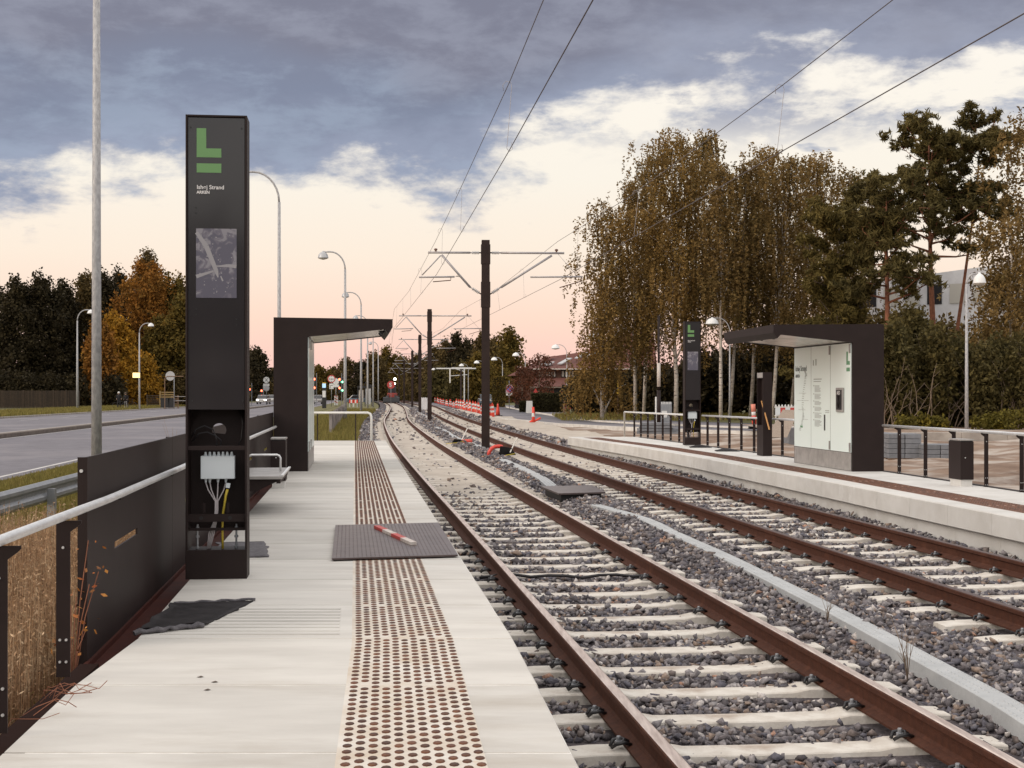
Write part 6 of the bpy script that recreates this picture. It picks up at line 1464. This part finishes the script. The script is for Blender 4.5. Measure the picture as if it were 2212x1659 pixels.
# cabinet and dark pole
x, y, z = P(1437.5, 908, 75); t = thing('street_cabinet', 'pale grey street cabinet with a notice behind the far railing', 'cabinet', (x-.32, y, z-.1)); MB().box(0, .66, 0, .5, 0, 1.05).build('body', M['galv'], t, bevel=.02)
MB().box(.12, .40, -.01, -.001, .25, .6).build('notice', M['whitepaint'], t); tp = MB()
for k in range(8): tp.box(.02+k*.08, .06+k*.08, -.005, .02, .95, 1.08)
tp.build('top_trim', M['whitepaint'], t)
x, y, z = P(1423, 925, 60); t = thing('steel_pole', 'thin dark brown pole wrapped with white paper behind the far railing', 'pole', (x, y, z)); MB().tube([(0, 0, 0), (0, 0, 1.6)], .085, 10).tube([(0, 0, 1.6), (0, 0, 4.75)], .05, 10).build('pole', M['darkmetal'], t, True)
MB().tube([(0, 0, 1.75), (0, 0, 2.75)], .075, 10).build('wrapping', M['whitewood'], t, True)
t = thing('white_post', 'thin white post beside the pale street cabinet', 'post', P(1417, 915, 72)); MB().tube([(0, 0, 0), (0, 0, 1.35)], .045, 8).build('post', M['whitepaint'], t)
t = thing('slab_stack', 'low stack of grey slabs on the soil behind the far railing', 'pavers', P(1420, 937, 50)); 
for k in range(4): MB().rbox((random.uniform(-.1, .1), 0, .05+k*.1), (1.5-.15*k, .8, .085), random.uniform(-.1, .1)).build('slab', M['paver'], t)
# wall at right
wy = 50
t = thing('retaining_wall', 'low pale concrete wall of jointed blocks behind the far railing at right', 'wall')
k = 0; x = XX(1880, wy)
while x < 26: MB().box(x+.004, x+1.6, wy-.02*k, wy+.3-.02*k, -.4, .27).build('block', M['retwall'], t, bevel=.01); x += 1.604; k += 1
t = sheet('pavement', [(XX(1700, wy+.4), wy+.4), (30, wy-.2)], [(XX(1600, 66), 66), (34, 64)], .20, M['soil']); t['kind'] = 'structure'
strip('soil', lambda y: rBack(y)+.15, lambda y: rBack(y)+14, 0, M['soil'], ys=np.arange(14, 50, .7), nsub=22, zf=lambda x, y: -.20+.28*float(vn(x, y, 1.9, 11))+.13*float(vn(x, y, .55, 12)))
# paver pallets
def pallet(u, Y, z, nx, nz, label):
    x = XX(u, Y); t = thing('paver_pallet', label, 'pavers', (x, Y, z), -.03, 'pallets of paving slabs')
    b = MB(); w = nx*.42; 
    for q in (0, w/2-.05, w-.1): b.box(q, q+.1, 0, .9, .02, .11)
    for q in (0, .3, .6, .8): b.box(0, w, q, q+.1, .111, .13)
    b.build('pallet', M['pallet'], t)
    for iz in range(nz):
        row = MB(); n_ = nx if iz < nz-1 or nx < 3 else nx-1
        for ix in range(n_):
            for iy in range(2): row.box(ix*.42+.005+random.uniform(0, .008), ix*.42+.41, iy*.44+.005, iy*.44+.43, .135+iz*.125, .135+iz*.125+.115)
        row.build('slab_layer', M['paver'], t, bevel=.004)
    return t
pallet(1893, 37, -.13, 1, 5, 'short stack of grey paving slabs beside the far shelter wall'); pallet(1919, 36, -.13, 2, 5, 'tall pallet of grey paving slabs behind the railing'); pallet(1995, 35.5, -.13, 2, 3, 'low pallet of grey paving slabs left of the far litter bin')

# house
hy = 150; t = thing('brick_house', 'two storey house with a red tiled roof and a lean-to, behind the hedge', 'house')
def hp(u, v, Y=hy): return P(u, v, Y)
x0, x1 = XX(1100, hy), XX(1330, hy); xm = XX(1118, hy)
MB().box(XX(1118, hy), XX(1420, hy), hy+.5, hy+9, -.1, ZZ(795, hy)).build('wall', M['brick'], t)
rf = MB(); ez = ZZ(795.5, hy)
rf.add([hp(1130, 796, hy-.5), hp(1420, 796, hy-.5), (XX(1420, hy), hy+5, ZZ(700, hy)), (XX(1330, hy), hy+5, ZZ(728, hy)), (XX(1266, hy), hy+5, ZZ(757, hy)), (XX(1190, hy), hy+5, ZZ(768, hy)), (XX(1130, hy), hy+9, ez), (XX(1420, hy), hy+9, ez)],
       [(0, 1, 2, 3, 4, 5), (6, 5, 4, 3, 2, 7), (0, 5, 6), (1, 7, 2)])
rf.add([hp(1096, 812, hy-.3), hp(1150, 810, hy-.3), hp(1200, 768, hy+4), hp(1176, 772, hy+4), (XX(1096, hy), hy+8, ZZ(812, hy))], [(0, 1, 2, 3), (0, 3, 4)])
roof = rf.build('roof', M['rooftile'], t)
MB().add([hp(1146, 835, hy-3.4), hp(1420, 835, hy-3.4), hp(1420, 816, hy-.2), hp(1150, 816, hy-.2)], [(0, 1, 2, 3)]).build('lean_to_roof', M['rooftile'], t)
MB().box(XX(1146, hy), XX(1420, hy), hy-3.2, hy-2.9, ZZ(838, hy), ZZ(835.2, hy)).build('gutter', M['whitewood'], t); MB().box(XX(1150, hy), XX(1420, hy), hy-.6, hy-.45, ZZ(798.5, hy), ZZ(796, hy)).build('gutter', M['whitewood'], t)
for (ua, va, ub, vb) in ((1204, 785, 1226, 773), (1241, 773, 1260, 761), (1262, 771, 1282, 760), (1167, 788, 1177, 781), (1177, 788, 1188, 781)):
    a = Vector(hp(ua, va, hy+(796-va)*.12-.6)); b = Vector(hp(ub, vb, hy+(796-vb)*.12-.6)); w = Vector((.5, 0, 0)); MB().add([a, a+w, b+w, b, a+Vector((0, 0, -.1)), a+w+Vector((0, 0, -.1)), b+w+Vector((0, 0, -.1)), b+Vector((0, 0, -.1))], [(0, 1, 2, 3), (0, 4, 5, 1), (1, 5, 6, 2), (2, 6, 7, 3), (3, 7, 4, 0)]).build('skylight', M['lampshade'], t)
for ua, ub in ((1180, 1201), (1213, 1241), (1249, 1276)):
    w = MB().box(XX(ua, hy), XX(ub, hy), hy+.38, hy+.49, ZZ(815, hy), ZZ(800, hy)).build('window', M['darkwin'], t)
    for k in range(4):
        a = ua+(ub-ua)*(k+.15)/4; MB().box(XX(a, hy), XX(a+(ub-ua)*.16, hy), hy+.33, hy+.37, ZZ(813.5, hy), ZZ(801.5, hy)).build('curtain', M['curtain'], w)
MB().box(XX(1150, hy), XX(1420, hy), hy-2.5, hy-2.4, -.1, ZZ(839, hy)).build('garage_front', M['darkwin'], t)
for ua, ub in ((1152, 1195), (1210, 1245), (1262, 1290), (1345, 1374)): MB().box(XX(ua, hy), XX(ub, hy), hy-2.6, hy-2.51, -.1, ZZ(846, hy)).build('door', M['redwall'], t)
# second low red building behind birches
t = thing('red_shed', 'low building with red board walls behind the birch trunks', 'building'); sy = 125
MB().box(XX(1352, sy), XX(1425, sy), sy, sy+6, -.1, ZZ(838, sy)).build('wall', M['redwall'], t); MB().add([P(1340, 838, sy-.4), P(1432, 838, sy-.4), P(1432, 826, sy+3), P(1340, 826, sy+3)], [(0, 1, 2, 3)]).build('roof', M['rooftile'], t)
t = thing('plaster_house', 'pale walled low house glimpsed between the birch trunks', 'building'); sy = 122
MB().prism([(XX(1428, sy), -.1), (XX(1600, sy), -.1), (XX(1600, sy), ZZ(842, sy)), (XX(1447, sy), ZZ(834, sy)), (XX(1428, sy), ZZ(852, sy))], sy, sy+6).build('wall', M['soil'], t)
# modern white building behind pines
t = thing('white_building', 'flat roofed white clad building behind the pines at right', 'building'); by = 100
X0, X1 = XX(1890, by), XX(2260, by)
b = MB(); b.add([(X0, by+6, -.1), (X1, by-4, -.1), (X1, by-4, ZZ(563, by)), (X0, by+6, ZZ(600, by)), (X0, by+16, -.1), (X1, by+6, -.1), (X1, by+6, ZZ(563, by)), (X0, by+16, ZZ(600, by))], [(0, 1, 2, 3), (3, 2, 6, 7), (4, 7, 6, 5), (0, 3, 7, 4), (1, 5, 6, 2)]); b.build('wall', M['greywall'], t)
def wl(f, z): return Vector((X0+(X1-X0)*f, by+6-10*f-.06, z))
for r, (za, zb) in enumerate(((8.0, 9.4), (5.2, 6.6), (2.4, 3.8))):
    for k in range(9):
        f0 = .04+k*.107; w = MB(); w.add([wl(f0, za), wl(f0+.07, za), wl(f0+.07, zb), wl(f0, zb)], [(0, 1, 2, 3)]); wo = w.build('window', M['lampglass'] if k % 3 else M['glass'], t)
# hedge
def hedge(label, u0, u1, Y, h, z=-.05, mt='lf_hedge'):
    t = thing('hedge', label, 'hedge', (XX(u0, Y), Y, z), 0, 'clipped hedges'); L_ = XX(u1, Y)-XX(u0, Y); D_ = 1.2
    n = int(L_*700); x = rng.uniform(0, L_, n); f = rng.uniform(0, 1, n); top = f < .35
    yy = np.where(top, rng.uniform(0, D_, n), rng.uniform(-.06, .12, n)); zz = np.where(top, h+rng.uniform(-.1, .06, n), rng.uniform(0, h, n)); leaf_quads(np.stack([x, yy, zz], -1), .13, M[mt], 'foliage', t)
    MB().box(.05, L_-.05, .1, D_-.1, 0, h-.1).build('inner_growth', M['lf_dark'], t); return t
hedge('clipped hedge right of the gate gap, under the birches', 1240, 1345, 118, 1.62); hedge('clipped hedge in front of the house, left of the gate gap', 1147, 1218, 122, 1.62)
hedge('tall light green hedge right of the nearest mast', 1062, 1092, 168, 3.6, mt='lf_olive'); hedge('low hedge piece by the white board', 1122, 1137, 128, .9)
t = thing('notice_board', 'small white board standing on the grass by the hedge', 'board', at(1143.5, 115, -.05)); MB().prism([(-.28, .05), (.28, .05), (.24, 1.05), (-.24, 1.05)], 0, .04).build('board', M['whitepaint'], t); MB().box(-.25, -.2, .04, .3, 0, .9).box(.2, .25, .04, .3, 0, .9).build('leg', M['galv'], t)
t = thing('gate_post', 'dark timber post in the gap of the hedge', 'post', at(1218.5, 117, -.05)); MB().box(-.1, .1, -.1, .1, 0, 1.6).build('post', M['pallet'], t)
t = thing('yellow_post', 'thin post with yellow boxes in front of the hedge', 'post', at(1335, 98, -.05)); MB().tube([(0, 0, 0), (0, 0, 2.6)], .03, 6).build('pole', M['pallet'], t); MB().box(-.1, .1, -.08, .08, 1.6, 2.0).box(-.06, .06, -.06, .06, 2.1, 2.6).build('box', M['yellowp'], t)
t = thing('warning_sign', 'small white and red warning sign above the hedge', 'sign', at(1120+37, 124, -.05)); MB().tube([(0, .05, 0), (0, .05, 2.0)], .03, 6).build('pole', M['galv'], t); MB().prism([(-.22, 1.72), (.22, 1.72), (0, 2.1)], 0, .02).build('sign_face', M['redpaint'], t); MB().disc((0, -.01, 1.5), .2, .02).build('sign_disc', M['whitepaint'], t)
# gantries beyond
for (u, Y, lb, w) in ((960+8, 195, 'pale horizontal beam on a post in front of the distant trees', 3.4), (985, 225, 'small distant overhead line bracket on a pale post', 2.0)):
    t = thing('signal_gantry', lb, 'gantry', at(u+(28 if w > 3 else 18), Y, -.1)); hh = 5.0 if w > 3 else 5.6
    MB().tube([(0, 0, 0), (0, 0, hh)], .13 if w > 3 else .10, 8).build('post', M['mast'] if w > 3 else M['whitepaint'], t); MB().box(-w, w*.6, -.05, .05, hh, hh+.16).build('beam', M['whitepaint'], t)
    if w > 3: MB().box(-1.6, -1.45, -.05, .05, hh-1.9, hh).build('drop_arm', M['joint'], t)
    else: MB().tube([(0, 0, hh-.5), (-1.6, 0, hh+.0)], .06, 5).tube([(.5, 0, hh-1), (-2.2, 0, hh-1.2)], .05, 5).build('strut', M['whitepaint'], t)

# ---------------------------------------------------------------- birds
t = tag(MB().add([P(982, 598, 70), P(988, 595, 70), P(994, 599, 70), P(988, 597.5, 70.3)], [(0, 1, 3), (1, 2, 3)]).build('bird', M['lampshade']), 'small pale bird below the left arm of the first mast', 'bird')
